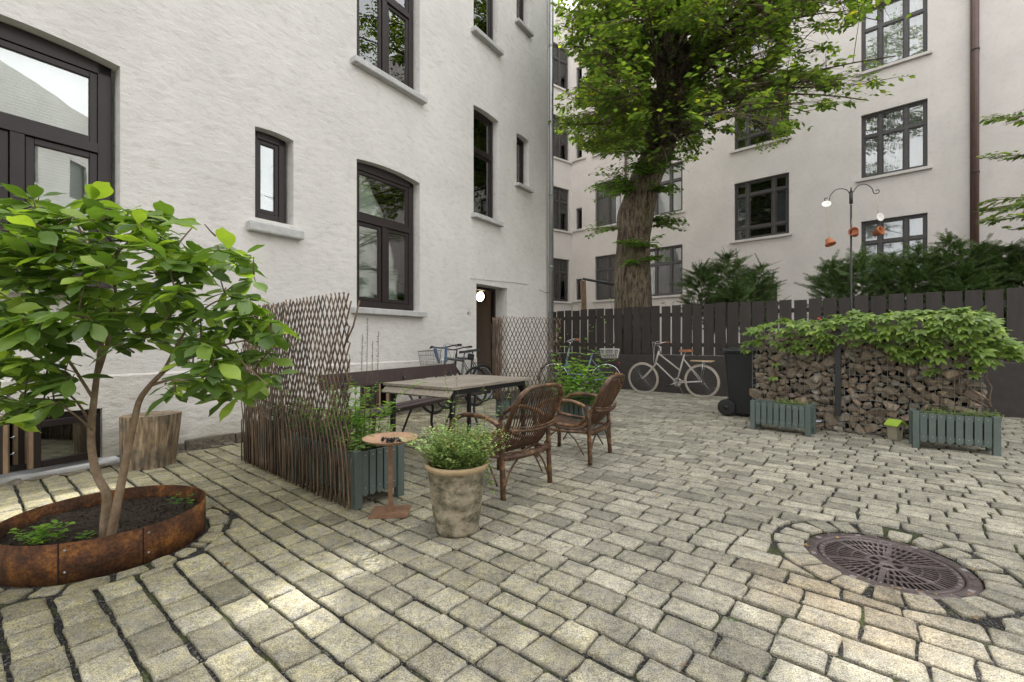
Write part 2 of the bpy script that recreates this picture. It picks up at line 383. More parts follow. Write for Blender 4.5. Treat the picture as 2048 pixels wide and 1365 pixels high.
    c = ramp(t, r, [(0, (.17, .145, .115)), (.25, (.27, .21, .145)), (.5, (.22, .18, .135)), (.7, (.34, .255, .18)), (.88, (.27, .245, .205)), (1, (.40, .34, .265))])
    c = mixc(t, .8, c, ramp(t, f, [(.3, .5), (.65, 1.15)]), 'MULTIPLY')
    c = mixc(t, .3, c, ramp(t, s, [(.35, (.7, .75, .55)), (.6, (1, 1, 1))]), 'MULTIPLY')
    princ(t, out, c, .85, bump(t, f, .7, .012), 0, .25); M['rock'] = m
    # foundation rubble / footing
    M['footing'] = simple('rough_stone_footing', (.20, .17, .125), (.09, .08, .06), 30, .9, 1.0, .03, c3=(.30, .26, .20))
    # weathered table board
    m, t, out = nt('grey_weathered_board'); v = posn(t, 'Object'); r = island(t)
    f = noise_n(t, v, 34, 6, .65, (1, .07, 1)); s = noise_n(t, v, 4, 4, .6)
    c = ramp(t, f, [(.3, (.17, .145, .115)), (.55, (.28, .245, .20)), (.72, (.36, .325, .28))])
    c = mixc(t, .5, c, ramp(t, s, [(.35, (.72, .72, .72)), (.65, (1.05, 1.03, .98))]), 'MULTIPLY')
    c = mixc(t, 1.0, c, ramp(t, r, [(0, .85), (1, 1.05)]), 'MULTIPLY')
    princ(t, out, c, .6, bump(t, f, .4, .003), 0, .35); M['board'] = m
    # glow of the round lamp
    m, t, out = nt('lit_lamp_glass'); e = t.nodes.new('ShaderNodeEmission'); e.inputs[0].default_value = (1, .80, .50, 1); e.inputs[1].default_value = 5.0
    t.links.new(e.outputs[0], out.inputs[0]); M['lamp'] = m
special()
M['leaf_tree'] = leafm('tree_leaf', [(0, (.045, .080, .022)), (.45, (.080, .135, .032)), (.82, (.130, .205, .042)), (.985, (.20, .26, .05)), (1, (.35, .32, .03))], (2.4, 2.3, .9), .5, .48)
M['leaf_mag'] = leafm('shrub_leaf', [(0, (.060, .108, .027)), (.40, (.100, .172, .037)), (.68, (.150, .240, .048)), (.86, (.22, .32, .055)), (1, (.31, .42, .07))], (2.2, 2.3, .8), .42, .36, .4)
M['leaf_vine'] = leafm('vine_leaf', [(0, (.115, .18, .05)), (.5, (.165, .25, .06)), (.9, (.24, .34, .075)), (1, (.32, .42, .08))], (1.7, 1.8, .7), .45, .32, .35)
M['leaf_herb'] = leafm('herb_leaf', [(0, (.14, .22, .07)), (.5, (.22, .32, .11)), (.9, (.32, .42, .13)), (1, (.40, .48, .11))], (1.6, 1.7, .8), .6, .3, .2)
M['leaf_fern'] = leafm('planter_leaf', [(0, (.05, .12, .022)), (.5, (.085, .19, .03)), (1, (.16, .30, .05))], (1.9, 2.0, .7), .55, .35, .2)
M['leaf_bright'] = leafm('bright_leaf', [(0, (.10, .22, .03)), (.6, (.17, .33, .04)), (1, (.26, .42, .05))], (1.8, 1.9, .6), .45, .35, .3)
M['leaf_yew'] = leafm('yew_needle', [(0, (.038, .075, .024)), (.6, (.070, .125, .038)), (1, (.15, .22, .055))], (1.5, 1.6, .6), .5, .15, .35)
M['redleaf'] = leafm('red_leaf', [(0, (.45, .05, .03)), (1, (.5, .09, .04))], (1.5, 1, 1), .5, .3)
M['dry'] = leafm('dry_leaf', [(0, (.22, .12, .04)), (.6, (.30, .17, .06)), (1, (.38, .26, .07))], (1.2, 1, 1), .7, .15)
M['seed'] = simple('dry_seed_head', (.30, .19, .09), (.18, .11, .05), 60, .9, .2)

# ================================================================== GROUND AND SETTS
g = G(); S = 45
g.quad((-S, -S, -.09), (S, -S, -.09), (S, S, -.09), (-S, S, -.09))
# finer patch of grit where the joints are seen
ground = tag(obj('ground', g, M['gravel']), kind='structure')
g = G(); n = 60
def holed(g, x0, x1, y0, y1, z, c, r, h=.55):
    for (a, b, p, q) in ((x0, c[0]-h, y0, y1), (c[0]+h, x1, y0, y1), (c[0]-h, c[0]+h, y0, c[1]-h), (c[0]-h, c[0]+h, c[1]+h, y1)): g.quad((a, p, z), (b, p, z), (b, q, z), (a, q, z))
    for i in range(40):
        A = 2*PI*i/40; B = 2*PI*(i+1)/40
        def sq(t): k = h/max(abs(math.cos(t)), abs(math.sin(t))); return (c[0]+k*math.cos(t), c[1]+k*math.sin(t), z)
        g.quad((c[0]+r*math.cos(A), c[1]+r*math.sin(A), z), sq(A), sq(B), (c[0]+r*math.cos(B), c[1]+r*math.sin(B), z)) ; g.quad((c[0]+r*math.cos(A), c[1]+r*math.sin(A), z), (c[0]+r*math.cos(B), c[1]+r*math.sin(B), z), (c[0]+r*math.cos(B), c[1]+r*math.sin(B), z-.08), (c[0]+r*math.cos(A), c[1]+r*math.sin(A), z-.08))
g = G(); holed(g, -6.5, 9.8, -.6, 13.2, -.014, (1.979, 2.41), .365, .565685)
pav = tag(obj('pavement', g, M['gravel']), kind='structure')

W0 = Vector((-4.20, 3.73, 0)); WU = Vector((.566, .824, 0)); WN = Vector((.824, -.566, 0))   # white wall line
MH = Vector((1.979, 2.41, 0)); MR = .362
CT = Vector((-2.31, 2.61, 0)); CR = .46
D1 = Vector((-.768, .640, 0)); E1 = Vector((.640, .768, 0))
FP = Vector((2.68, 10.80, 0)); FD = Vector((.777, -.629, 0)); FN = Vector((-.629, -.777, 0))

def clip(poly, p, n):
    """keep the part of a 2D polygon where (q-p).n > 0"""
    out = []
    for i in range(len(poly)):
        a, b = poly[i], poly[(i+1) % len(poly)]
        da = (a[0]-p[0])*n[0]+(a[1]-p[1])*n[1]; db = (b[0]-p[0])*n[0]+(b[1]-p[1])*n[1]
        if da > 0: out.append(a)
        if (da > 0) != (db > 0):
            k = da/(da-db); out.append((a[0]+(b[0]-a[0])*k, a[1]+(b[1]-a[1])*k))
    return out
def area(p): return abs(sum(p[i][0]*p[(i+1) % len(p)][1]-p[(i+1) % len(p)][0]*p[i][1] for i in range(len(p))))/2
def near(c): return c[1] > .9 and 0 < proj((c[0], c[1], 0))[1] and True
def rough_poly(poly, jit, rnd):
    """round the corners and break up the sides a little"""
    out = []; n = len(poly)
    for i in range(n):
        a = Vector(poly[i-1]); b = Vector(poly[i]); c = Vector(poly[(i+1) % n])
        la = (b-a).length; lc = (c-b).length
        k1 = min(.0075*rnd.uniform(.3, 2.0), la*.3); k2 = min(.0075*rnd.uniform(.3, 2.0), lc*.3)
        if la > .01: out.append(b+(a-b)/la*k1)
        if lc > .01: out.append(b+(c-b)/lc*k2)
        if lc > .09:
            m = b+(c-b)*rnd.uniform(.35, .65); nn = Vector((c-b).yx)/lc; nn = Vector((-nn.x, nn.y)) if False else Vector(((c-b).y, -(c-b).x))/lc
            out.append(m+nn*rnd.uniform(-.2, 1)*jit)
    return [Vector((p.x+rnd.uniform(-1, 1)*jit*.45, p.y+rnd.uniform(-1, 1)*jit*.45)) for p in out]
def sett(g, poly, rnd, h=0.0, jit=.005, sink=-.03, tilt=.012):
    P = rough_poly([Vector(p[:2]) for p in poly], jit, rnd); n = len(P)
    if n < 3: return
    c = sum(P, Vector((0, 0)))/n; tx, ty = rnd.uniform(-tilt, tilt), rnd.uniform(-tilt, tilt)
    def z(p, b): return b+h+(p.x-c.x)*tx+(p.y-c.y)*ty
    vs = []
    for sc, dz in ((1.0, sink), (1.0, -.007), (.972, -.0012), (.78, .0)):
        for p in P:
            q = c+(p-c)*sc; vs.append((q.x, q.y, (sink if dz == sink else z(q, dz+rnd.uniform(-.0012, .0012)))))
    fs = []
    for k in range(3):
        for i in range(n): j = (i+1) % n; fs.append((k*n+i, k*n+j, (k+1)*n+j, (k+1)*n+i))
    vs.append((c.x, c.y, z(c, rnd.uniform(-.0015, .0015)))); t_ = 4*n
    fs += [(3*n+i, 3*n+(i+1) % n, t_) for i in range(n)]
    g.add(vs, fs, 0, True)

rnd = random.Random(5)
setts = []
cw = .149
ci = 0; e = -2.0
while e < 17:
    w = cw*rnd.uniform(.93, 1.07); gap = .016 if e > 4 else .014+.006*rnd.random()
    d = -11+rnd.uniform(0, .2); drift = rnd.uniform(-.004, .004)
    while d < 9.5:
        L = rnd.choice([.155, .175, .19, .205, .22, .235]) * rnd.uniform(.95, 1.06)
        L *= .95 if e < 1.9 else 1.06
        c2 = D1*(d+L/2)+E1*(e+w/2)
        if c2.y > -.3 and (c2-W0).dot(WN) > -.02 and (c2-FP).dot(FN) > -.1 and c2.x < 9.4 and c2.x > -6:
            py = 682.5+F_*H/max(c2.y, .3); vis = abs(c2.x)/max(c2.y, .01) < 1.35
            if (vis and c2.y > 1.2) or (c2.y < 3 and c2.y > -.3):
                g1 = gap*rnd.uniform(.6, 1.5); g2 = (.010 if e < 4 else .013)*rnd.uniform(.6, 1.5)
                sk_ = rnd.uniform(-.006, .006)
                pl = []
                for (a, b) in ((d+g2/2+sk_, e+g1/2), (d+L-g2/2+sk_, e+g1/2), (d+L-g2/2-sk_, e+w-g1/2), (d+g2/2-sk_, e+w-g1/2)):
                    wv = .012*noise.noise(Vector((a*.5, b*.5, 0)))*2
                    q = D1*a+E1*(b+wv); pl.append((q.x, q.y))
                ok = True
                for (cc, rr) in ((MH, MR+.165), (CT, CR+.135)):
                    dist = (c2-cc).length
                    if dist < rr+.25:
                        v = (c2-cc).normalized(); pl = clip(pl, (cc.x+v.x*rr, cc.y+v.y*rr), (v.x, v.y))
                        if len(pl) < 3 or area(pl) < .005: ok = False; break
                if ok:
                    pl = clip(pl, (W0.x+WN.x*.12, W0.y+WN.y*.12), (WN.x, WN.y)); ok = len(pl) >= 3 and area(pl) > .004
                if ok: setts.append((pl, Vector((c2.x, c2.y, 0))))
        d += L
    e += w; ci += 1
# ring of cut stones round the manhole, rough cobbles round the steel planter
nr = 21
for i in range(nr):
    a0 = 2*PI*(i+.5*rnd.uniform(-.2, .2))/nr+.02; a1 = 2*PI*(i+1)/nr-.02+rnd.uniform(-.01, .01); r0 = MR+.006; r1 = MR+.150*rnd.uniform(.9, 1.03)
    pl = [(MH.x+r*math.cos(a), MH.y+r*math.sin(a)) for r, a in ((r0, a0), (r1, a0+.015), (r1, a1-.015), (r0, a1))]
    setts.append((pl, Vector((MH.x+.44*math.cos(a0), MH.y+.44*math.sin(a0), 0))))
a = 0
while a < 2*PI-.1:
    da = rnd.uniform(.20, .34); a1 = min(a+da, 2*PI); r0 = CR+.02+rnd.uniform(0, .015); r1 = r0+rnd.uniform(.07, .11)
    pl = [(CT.x+r*math.cos(b), CT.y+r*math.sin(b)) for r, b in ((r0, a+.03), (r1, a+.02), (r1*rnd.uniform(.98, 1.03), (a+a1)/2), (r1, a1-.03), (r0, a1-.02))]
    setts.append((pl, Vector((CT.x+.54*math.cos(a), CT.y+.54*math.sin(a), 0)))); a = a1
def shown(c, ar):
    x, y = proj(c); return ar/(max(c.y, .2)**3) if (-60 < x < 2110 and y < 1420 and c.y > .5) else 0
setts.sort(key=lambda s_: -shown(s_[1], area(s_[0])))
rest = G()
for i, (pl, c) in enumerate(setts):
    h = rnd.uniform(-.004, .004)
    if i < 298:
        g = G(); o = c; sett(g, [(p[0]-o.x, p[1]-o.y) for p in pl], rnd, h)
        link('paving_stone', g.mesh('paving_stone', M['sett']), pav, (o.x, o.y, 0))
    else: sett(rest, pl, rnd, h)
tag(obj('paving_stones', rest, M['sett'], pav), kind='stuff')

# ================================================================== WALL BUILDER
def wall_mesh(x0, x1, z0, z1, ops, depth=.14, y=0.0, seg=10):
    """front sheet of a wall (outward = -y) with openings (xa, xb, za, zb, rise, depth) and their reveals"""
    g = G(); xs = sorted({x0, x1, *[o[0] for o in ops], *[o[1] for o in ops]}); zs = sorted({z0, z1, *[o[2] for o in ops], *[o[3]+o[4] for o in ops]})
    xs = [x for x in xs if x0 <= x <= x1]; zs = [z for z in zs if z0 <= z <= z1]
    for i in range(len(xs)-1):
        for j in range(len(zs)-1):
            cx, cz = (xs[i]+xs[i+1])/2, (zs[j]+zs[j+1])/2
            if any(o[0] < cx < o[1] and o[2] < cz < o[3]+o[4] for o in ops): continue
            g.quad((xs[i], y, zs[j]), (xs[i+1], y, zs[j]), (xs[i+1], y, zs[j+1]), (xs[i], y, zs[j+1]))
    for (xa, xb, za, zb, ri, dp) in ops:
        g.quad((xa, y, za), (xa, y, zb), (xa, y+dp, zb), (xa, y+dp, za)); g.quad((xb, y, za), (xb, y+dp, za), (xb, y+dp, zb), (xb, y, zb))
        if za > z0+.001: g.quad((xa, y, za), (xa, y+dp, za), (xb, y+dp, za), (xb, y, za))
        if zb >= z1-.001: continue
        k = seg if ri > 0 else 1
        pts = [(xa+(xb-xa)*i/k, zb+ri*(1-(2*i/k-1)**2)) for i in range(k+1)]
        for (a, za_), (b, zb_) in zip(pts, pts[1:]):
            g.quad((a, y, za_), (b, y, zb_), (b, y+dp, zb_), (a, y+dp, za_))
            if ri > 0: g.quad((a, y, za_), (b, y, zb_), (b, y, zb+ri), (a, y, zb+ri))
    return g
def ring(g, x0, x1, z0, z1, w, y0, y1, rise=0, mi=0, wt=None):
    """rectangular frame of four bars, its head following a flat arch"""
    wt = wt or w
    g.box(x0, x0+w, y0, y1, z0, z1, mi); g.box(x1-w, x1, y0, y1, z0, z1, mi); g.box(x0+w, x1-w, y0, y1, z0, z0+w, mi)
    if rise <= 0: g.box(x0+w, x1-w, y0, y1, z1-wt, z1, mi)
    else:
        k = 10; P = [(x0+(x1-x0)*i/k, z1+rise*(1-(2*i/k-1)**2)) for i in range(k+1)]
        poly = [(x0, z1-wt), *[(p[0], p[1]) for p in P], (x1, z1-wt)]
        Mx = Matrix(((1, 0, 0, 0), (0, 0, 1, 0), (0, 1, 0, 0), (0, 0, 0, 1)))
        g.prism(poly, y0, y1, mi, Mx)

# ================================================================== WHITE BUILDING
wb_ = thing('white_building', 'white lumpy plastered building on the left with dark brown framed windows', 'building', W0, math.atan2(.824, .566))
OPS = dict(
    A=(-.51, .775, 1.64, 3.785, .05, .20), B=(3.455, 4.70, 1.64, 3.785, .05, .20), C=(3.455, 4.70, 5.21, 7.365, .05, .20),
    D=(2.03, 2.505, 2.62, 3.70, .02, .20), E=(6.11, 6.925, 3.60, 5.70, .03, .20), F=(7.595, 8.10, 4.62, 5.71, .03, .20),
    E2=(6.11, 6.925, 7.15, 9.2, .03, .20), F2=(7.595, 8.10, 8.18, 9.3, .03, .20), D2=(2.03, 2.505, 6.19, 7.25, .04, .20), A2=(-.51, .775, 5.21, 7.365, .05, .20),
    C3=(3.455, 4.70, 8.78, 10.9, .10, .20), A3=(-.51, .775, 8.78, 10.9, .10, .20),
    G1=(-.40, .640, .055, .525, 0, .20), H1=(3.50, 4.11, .10, .55, 0, .20), door=(6.195, 7.235, .03, 2.27, 0, .30))
g = wall_mesh(-9, 9.0, .80, 15.5, [o if o[2] > .8 else (o[0], o[1], .80, o[3], 0, o[5]) for k, o in OPS.items() if o[3] > .8])
g.quad((9.0, 0, 0), (9.0, 9, 0), (9.0, 9, 15.5), (9.0, 0, 15.5)); g.box(-9, 9, .9, 9, 15.5, 15.6); g.quad((-9, 0, 0), (-9, 9, 0), (-9, 9, 15.5), (-9, 0, 15.5))
obj('wall', g, M['plaster'], wb_)
pl_ops = [OPS['G1'], OPS['H1'], (6.195, 7.235, .03, .82, 0, .32)]
g = wall_mesh(-9, 9.0, .06, .815, [(a, b, c, min(d, .815), 0, .22) for a, b, c, d, r_, dp in pl_ops], y=-.018)
g.quad((-9, -.018, .815), (6.195, -.018, .815), (6.195, 0.0, .835), (-9, 0.0, .835)); g.quad((7.235, -.018, .815), (9, -.018, .815), (9, 0, .835), (7.235, 0, .835))
obj('plinth', g, M['plinth'], wb_)
# rough footing course
x = -5
while x < 9:
    w = rnd.uniform(.25, .6)
    if not any(a < x+w/2 < b for a, b in ((-.5, .7), (6.1, 7.3))):
        obj('footing_stone', G().box(x, x+w-.01, -.035-rnd.uniform(.0, .03), .02, -.03, .085+rnd.uniform(-.01, .03)), M['footing'], wb_, bevel=.012)
    x += w

def blind(parent, x0, x1, z0, z1, y, pitch=.028):
    g = G(); z = z1
    while z > z0: g.quad((x0, y, z), (x1, y, z), (x1, y+.018, z-.020), (x0, y+.018, z-.020)); z -= pitch
    return obj('blind', g, M['blind'], parent)
def window(parent, x0, x1, z0, z1, rise, y, transom=None, mull=False, fw=.075, mat='brown', glass='glass', sill=None, room='room', blinds=None, midrail=None, curtain=None, depth=.15, panes=None, white_rail=False):
    """window part of a building; its glazing, sill and blind are its own pieces"""
    g = G(); ring(g, x0+.004, x1-.004, z0, z1, fw, y, y+.07, rise, wt=fw*.9)
    a, b, c, d = x0+fw, x1-fw, z0+fw, z1-fw*.9
    cells = []
    tz = transom
    if tz: g.box(a, b, y-.012, y+.06, tz-.045, tz+.045)
    xm = (x0+x1)/2
    if tz: cells.append((a, b, tz+.045, d))
    low = tz-.045 if tz else d
    if mull:
        g.box(xm-.045, xm+.045, y-.008, y+.06, c, low); cells += [(a, xm-.045, c, low), (xm+.045, b, c, low)]
    else: cells.append((a, b, c, low))
    sw = fw*.55
    for (p, q, r_, s_) in cells: ring(g, p+.004, q-.004, r_+.004, s_-.004, sw, y+.014, y+.055); ring(g, p+sw-.004, q-sw+.004, r_+sw-.004, s_-sw+.004, .012, y+.026, y+.05)
    w = obj('window', g, M[mat], parent, bevel=.004)
    for (p, q, r_, s_) in cells:
        obj('pane', G().box(p+sw, q-sw, y+.034, y+.040, r_+sw, s_-sw), M[glass], w)
    if midrail:
        gr = G()
        for mz in midrail: gr.box(a+sw, b-sw, y+.046, y+.058, mz-.012, mz+.012)
        obj('glazing_bar', gr, M['white'], w)
    if sill:
        zs, ov, th, dp = sill
        obj('sill', G().box(x0-ov, x1+ov, -.115 if mat == 'brown' else -.09, dp, zs-th, zs), M['sill' if mat == 'brown' else 'sill2'], w, bevel=.012)
    if room:
        g = G(); X0, X1, Z0, Z1 = x0-.05, x1+.05, z0-.05, z1+rise+.05; Y0, Y1 = y+.071, y+.071+depth
        g.quad((X0, Y1, Z0), (X1, Y1, Z0), (X1, Y1, Z1), (X0, Y1, Z1)); g.quad((X0, Y0, Z0), (X0, Y1, Z0), (X0, Y1, Z1), (X0, Y0, Z1)); g.quad((X1, Y0, Z0), (X1, Y0, Z1), (X1, Y1, Z1), (X1, Y1, Z0))
        g.quad((X0, Y0, Z1), (X0, Y1, Z1), (X1, Y1, Z1), (X1, Y0, Z1)); g.quad((X0, Y0, Z0), (X1, Y0, Z0), (X1, Y1, Z0), (X0, Y1, Z0))
        obj('interior', g, M[room], w)
    if blinds: blind(w, x0+.06, x1-.06, blinds[0], blinds[1], y+.12)
    if curtain:
        for (cx0, cx1) in curtain:
            g = G(); n = 22
            pts = [(cx0+(cx1-cx0)*i/n, y+.16+.025*math.sin(i*1.9)) for i in range(n+1)]
            for (p, q), (r_, s_) in zip(pts, pts[1:]): g.quad((p, q, z0+.02), (r_, s_, z0+.02), (r_, s_, z1), (p, q, z1))
            obj('curtain', g, M['curtain'], w)
    return w
O = OPS
def W(k, **kw):
    o = O[k]; return window(wb_, o[0], o[1]-.03, o[2]+.02, o[3], o[4], .125, **kw)
W('A', transom=2.98, mull=True, fw=.10, sill=(1.635, .10, .085, .12), blinds=(1.75, 3.72))
W('B', transom=2.98, mull=True, fw=.095, sill=(1.635, .10, .09, .12), blinds=(2.05, 2.98))
W('C', transom=6.55, mull=True, fw=.095, sill=(5.205, .10, .09, .12), blinds=(5.9, 7.2))
W('D', fw=.085, sill=None, blinds=(2.70, 3.30))
obj('sill', G().box(1.93, 2.60, -.10, .0, 2.44, 2.56), M['sill'], wb_, bevel=.02)
W('E', transom=4.92, fw=.065, sill=(3.60, .08, .085, .12), midrail=(4.35,))
W('F', fw=.06, sill=(4.60, .08, .07, .12))
W('E2', transom=8.5, fw=.065, sill=(7.15, .08, .085, .12))
W('F2', fw=.06, sill=(8.17, .08, .07, .12))
W('D2', fw=.085, sill=(6.1, .08, .09, .1)); W('A2', transom=6.55, mull=True, fw=.10, sill=(5.205, .1, .09, .12))
W('C3', transom=10.1, mull=True, fw=.095, sill=(8.775, .1, .09, .12)); W('A3', transom=10.1, mull=True, fw=.1, sill=(8.775, .1, .09, .12))
# folded panelled shutters seen inside the stair windows
for (xa, za, zb) in ((6.20, 3.70, 5.5), (6.20, 7.2, 9.0)):
    g = G(); g.box(xa, xa+.34, .25, .28, za, zb)
    for k in range(3): ring(g, xa+.05, xa+.29, za+.08+k*.58, za+.56+k*.58, .02, .238, .26)
    obj('inner_shutter', g, M['blind'], wb_)
# --- cellar window with opened casements
x0, x1, z0, z1 = O['G1'][:4]
g = G(); ring(g, x0+.002, x1, z0, z1, .045, .05, .12, wt=.075); g.box(.105, .155, .05, .11, z0+.045, z1-.07)
cw_ = obj('cellar_window', g, M['brown'], wb_, bevel=.003)
g = G(); [g.quad(*q) for q in (((x0, .13, z0), (x1, .13, z0), (x1, .5, z0), (x0, .5, z0)), ((x0, .5, z0), (x1, .5, z0), (x1, .5, z1), (x0, .5, z1)), ((x0, .13, z1), (x0, .5, z1), (x1, .5, z1), (x1, .13, z1)), ((x1, .13, z0), (x1, .13, z1), (x1, .5, z1), (x1, .5, z0)))]
obj('interior', g, M['darkhole'], cw_)
g = G()
for xx in (.098, .162): g.box(xx-.012, xx+.012, .045, .10, z0+.05, z1-.08)
obj('jamb_strip', g, M['woodold'], cw_)
g = G()
for xx in (.085, .175):
    for zz in (.20, .34): g.tube([(xx-.02, .05, zz), (xx+.02, .05, zz)], .006, 6); g.tube([(xx, .05, zz-.012), (xx, .05, zz+.012)], .009, 6)
obj('hinge', g, M['chrome'], cw_)
def casement(xh, ang, w, za, zb, par, yh=-.005, side=1):
    e_ = bpy.data.objects.new('casement', None); 
    g = G(); ring(g, 0, w, za, zb, .055, 0, .035)
    o = obj('casement', g, M['brown'], par, (xh, yh, 0), (0, 0, ang), bevel=.003)
    obj('pane', G().box(.05, w-.05, .014, .018, za+.05, zb-.05), M['glass'], o)
    obj('edge_strip', G().box(w-.004, w+.022, -.002, .037, za+.002, zb-.002), M['woodold'], o); obj('edge_strip', G().box(.05, .062, -.004, .010, za+.05, zb-.05), M['woodold'], o); return o
casement(.600, PI+.20, .45, .085, .475, cw_, -.02)
casement(-.37, -.38, .40, .085, .475, cw_, -.02)
obj('sill', G().box(-.62, .76, -.12, .10, -.01, .045), M['sill'], cw_, bevel=.015)
x0, x1, z0, z1 = O['H1'][:4]
g = G(); ring(g, x0+.002, x1, z0, z1, .045, .05, .12); g.box(3.77, 3.81, .05, .11, z0+.04, z1-.04)
cw2 = obj('cellar_window', g, M['brown'], wb_, bevel=.003)
obj('interior', G().box(x0, x1, .13, .14, z0, z1), M['darkhole'], cw2)
casement(4.09, PI+.6, .27, .15, .53, cw2); casement(3.52, -.5, .26, .15, .53, cw2)
obj('jamb_strip', G().box(4.112, 4.15, -.03, .05, .08, .57), M['sill2'], cw2)
# --- doorway with lit passage
x0, x1, z0, z1 = O['door'][:4]
g = G(); ring(g, x0, x1-.0, z0, z1, .07, .30, .38, wt=.06)
dr = obj('doorway', g, M['brown'], wb_, bevel=.003)
M['passage'] = simple('brown_passage_wall', (.20, .155, .115), (.17, .13, .095), 3, .8, .1)
g = G(); a, b, c, d = x0-.1, x1-.01, .381, 3.2
for q in (((a, d, z0), (b, d, z0), (b, d, z1+.1), (a, d, z1+.1)), ((a, c, z0), (a, d, z0), (a, d, z1+.1), (a, c, z1+.1)), ((b, c, z0), (b, c, z1+.1), (b, d, z1+.1), (b, d, z0)), ((a, c, z0), (b, c, z0), (b, d, z0), (a, d, z0)), ((a, c, z1+.1), (a, d, z1+.1), (b, d, z1+.1), (b, c, z1+.1))): g.quad(*q)
obj('passage', g, M['passage'], dr)
obj('threshold', G().box(x0, x1, -.06, .32, 0, .035), M['sill'], dr, bevel=.01)
g = G(); g.tube([(8.0, -.03, 2.43), (7.5, -.012, 2.42), (6.0, -.012, 2.345)], .006, 5)
obj('surface_conduit', g, M['sill'], wb_)
lamp = thing('round_wall_lamp', 'lit round wall lamp glowing inside the open doorway', 'lamp', W0+WU*7.0-WN*1.5+Vector((0, 0, 2.15)), math.atan2(.824, .566))
# placed on the passage's far side wall where the photograph shows it
lamp.rotation_euler[2] += R(-90)
dirv = Vector(((963-1024)/F_, 1, (682.5-594)/F_)); Sx = W0+WU*(x1-.012)
lamp.location = dirv*(Sx.dot(WU)/dirv.dot(WU))+Vector((0, 0, H))
Mx = Matrix.Rotation(R(90), 4, 'X')
obj('base', G().lathe([(0, -.02), (.120, -.02), (.128, .0), (.120, .03), (.108, .045)], 28, M=Mx), M['brown'], lamp)
obj('globe', G().lathe([(.108, .035), (.104, .05), (.08, .065), (.04, .075), (0, .078)], 28, M=Mx), M['lamp'], lamp)

# grey downpipe at the corner
dp_ = thing('grey_downpipe', 'round grey zinc downpipe on the corner of the white building', 'downpipe', W0+WU*9.0+WN*.02, math.atan2(.824, .566))
g = G(); g.tube([(-.06, -.09, .05), (-.06, -.09, 15.3)], .056, 14)
obj('pipe', g, M['zinc'], dp_)
for zz in (.9, 2.95, 4.7, 6.4, 8.3): obj('bracket', G().lathe([(.058, -.02), (.064, -.02), (.064, .02), (.058, .02)], 14, (-.06, -.09, zz)).tube([(-.06, -.03, zz), (-.06, .0, zz)], .008, 5), M['zinc'], dp_)
g = G(); g.tube([(-.5, -.02, 2.36), (-.40, -.05, 2.32), (-.25, -.06, 2.30), (-.12, -.10, 2.32)], .007, 6)
obj('hook_cable', g, M['iron'], dp_)
hk = obj('iron_hook', G().tube([(0, 0, .06), (0, -.03, .05), (0, -.05, 0)], .007, 6).box(-.03, .03, -.045, 0, -.02, .0), M['sill'], None, W0+WU*5.95+Vector((0, 0, 1.70)), (0, 0, math.atan2(.824, .566)))
tag(hk, 'small painted iron bracket on the white wall left of the doorway', 'bracket')

# ================================================================== FAR BUILDING
P0 = Vector((11.90, 12.95, 0)); ff = math.atan2(-.6752, .7375)
fb = thing('apartment_building', 'pale pinkish grey rendered apartment building behind the fence', 'building', P0, ff)
FL = 3.265; ops = []
def fo(ra, rb, z0, z1): ops.append((-ra, -rb, z0, z1, 0, .17)); return ops[-1]
cols = {}
for fl in range(4):
    cols['R', fl] = fo(1.566, .055, 2.87+FL*fl, 4.82+FL*fl)
    cols['T', fl] = fo(8.72, 7.115, 2.97+FL*fl, 4.93+FL*fl)
    cols['F', fl] = fo(11.08, 9.78, 2.97+FL*fl, 4.93+FL*fl)
    cols['S', fl] = fo(12.10, 11.78, 3.04+FL*fl, 4.02+FL*fl)
    cols['Z', fl] = fo(-1.8, -3.3, 2.87+FL*fl, 4.82+FL*fl) if False else None
for fl in range(3): cols['M', fl] = fo(5.232, 3.497, 4.77+FL*fl, 6.84+FL*fl)
cols['DR', 0] = fo(4.70, 3.85, .95, 3.12)
g = wall_mesh(-12.37, 14.0, 0, 16.6, ops); g.box(-12.37, 14.0, .95, 8, 16.6, 16.7)
obj('wall', g, M['facade'], fb)
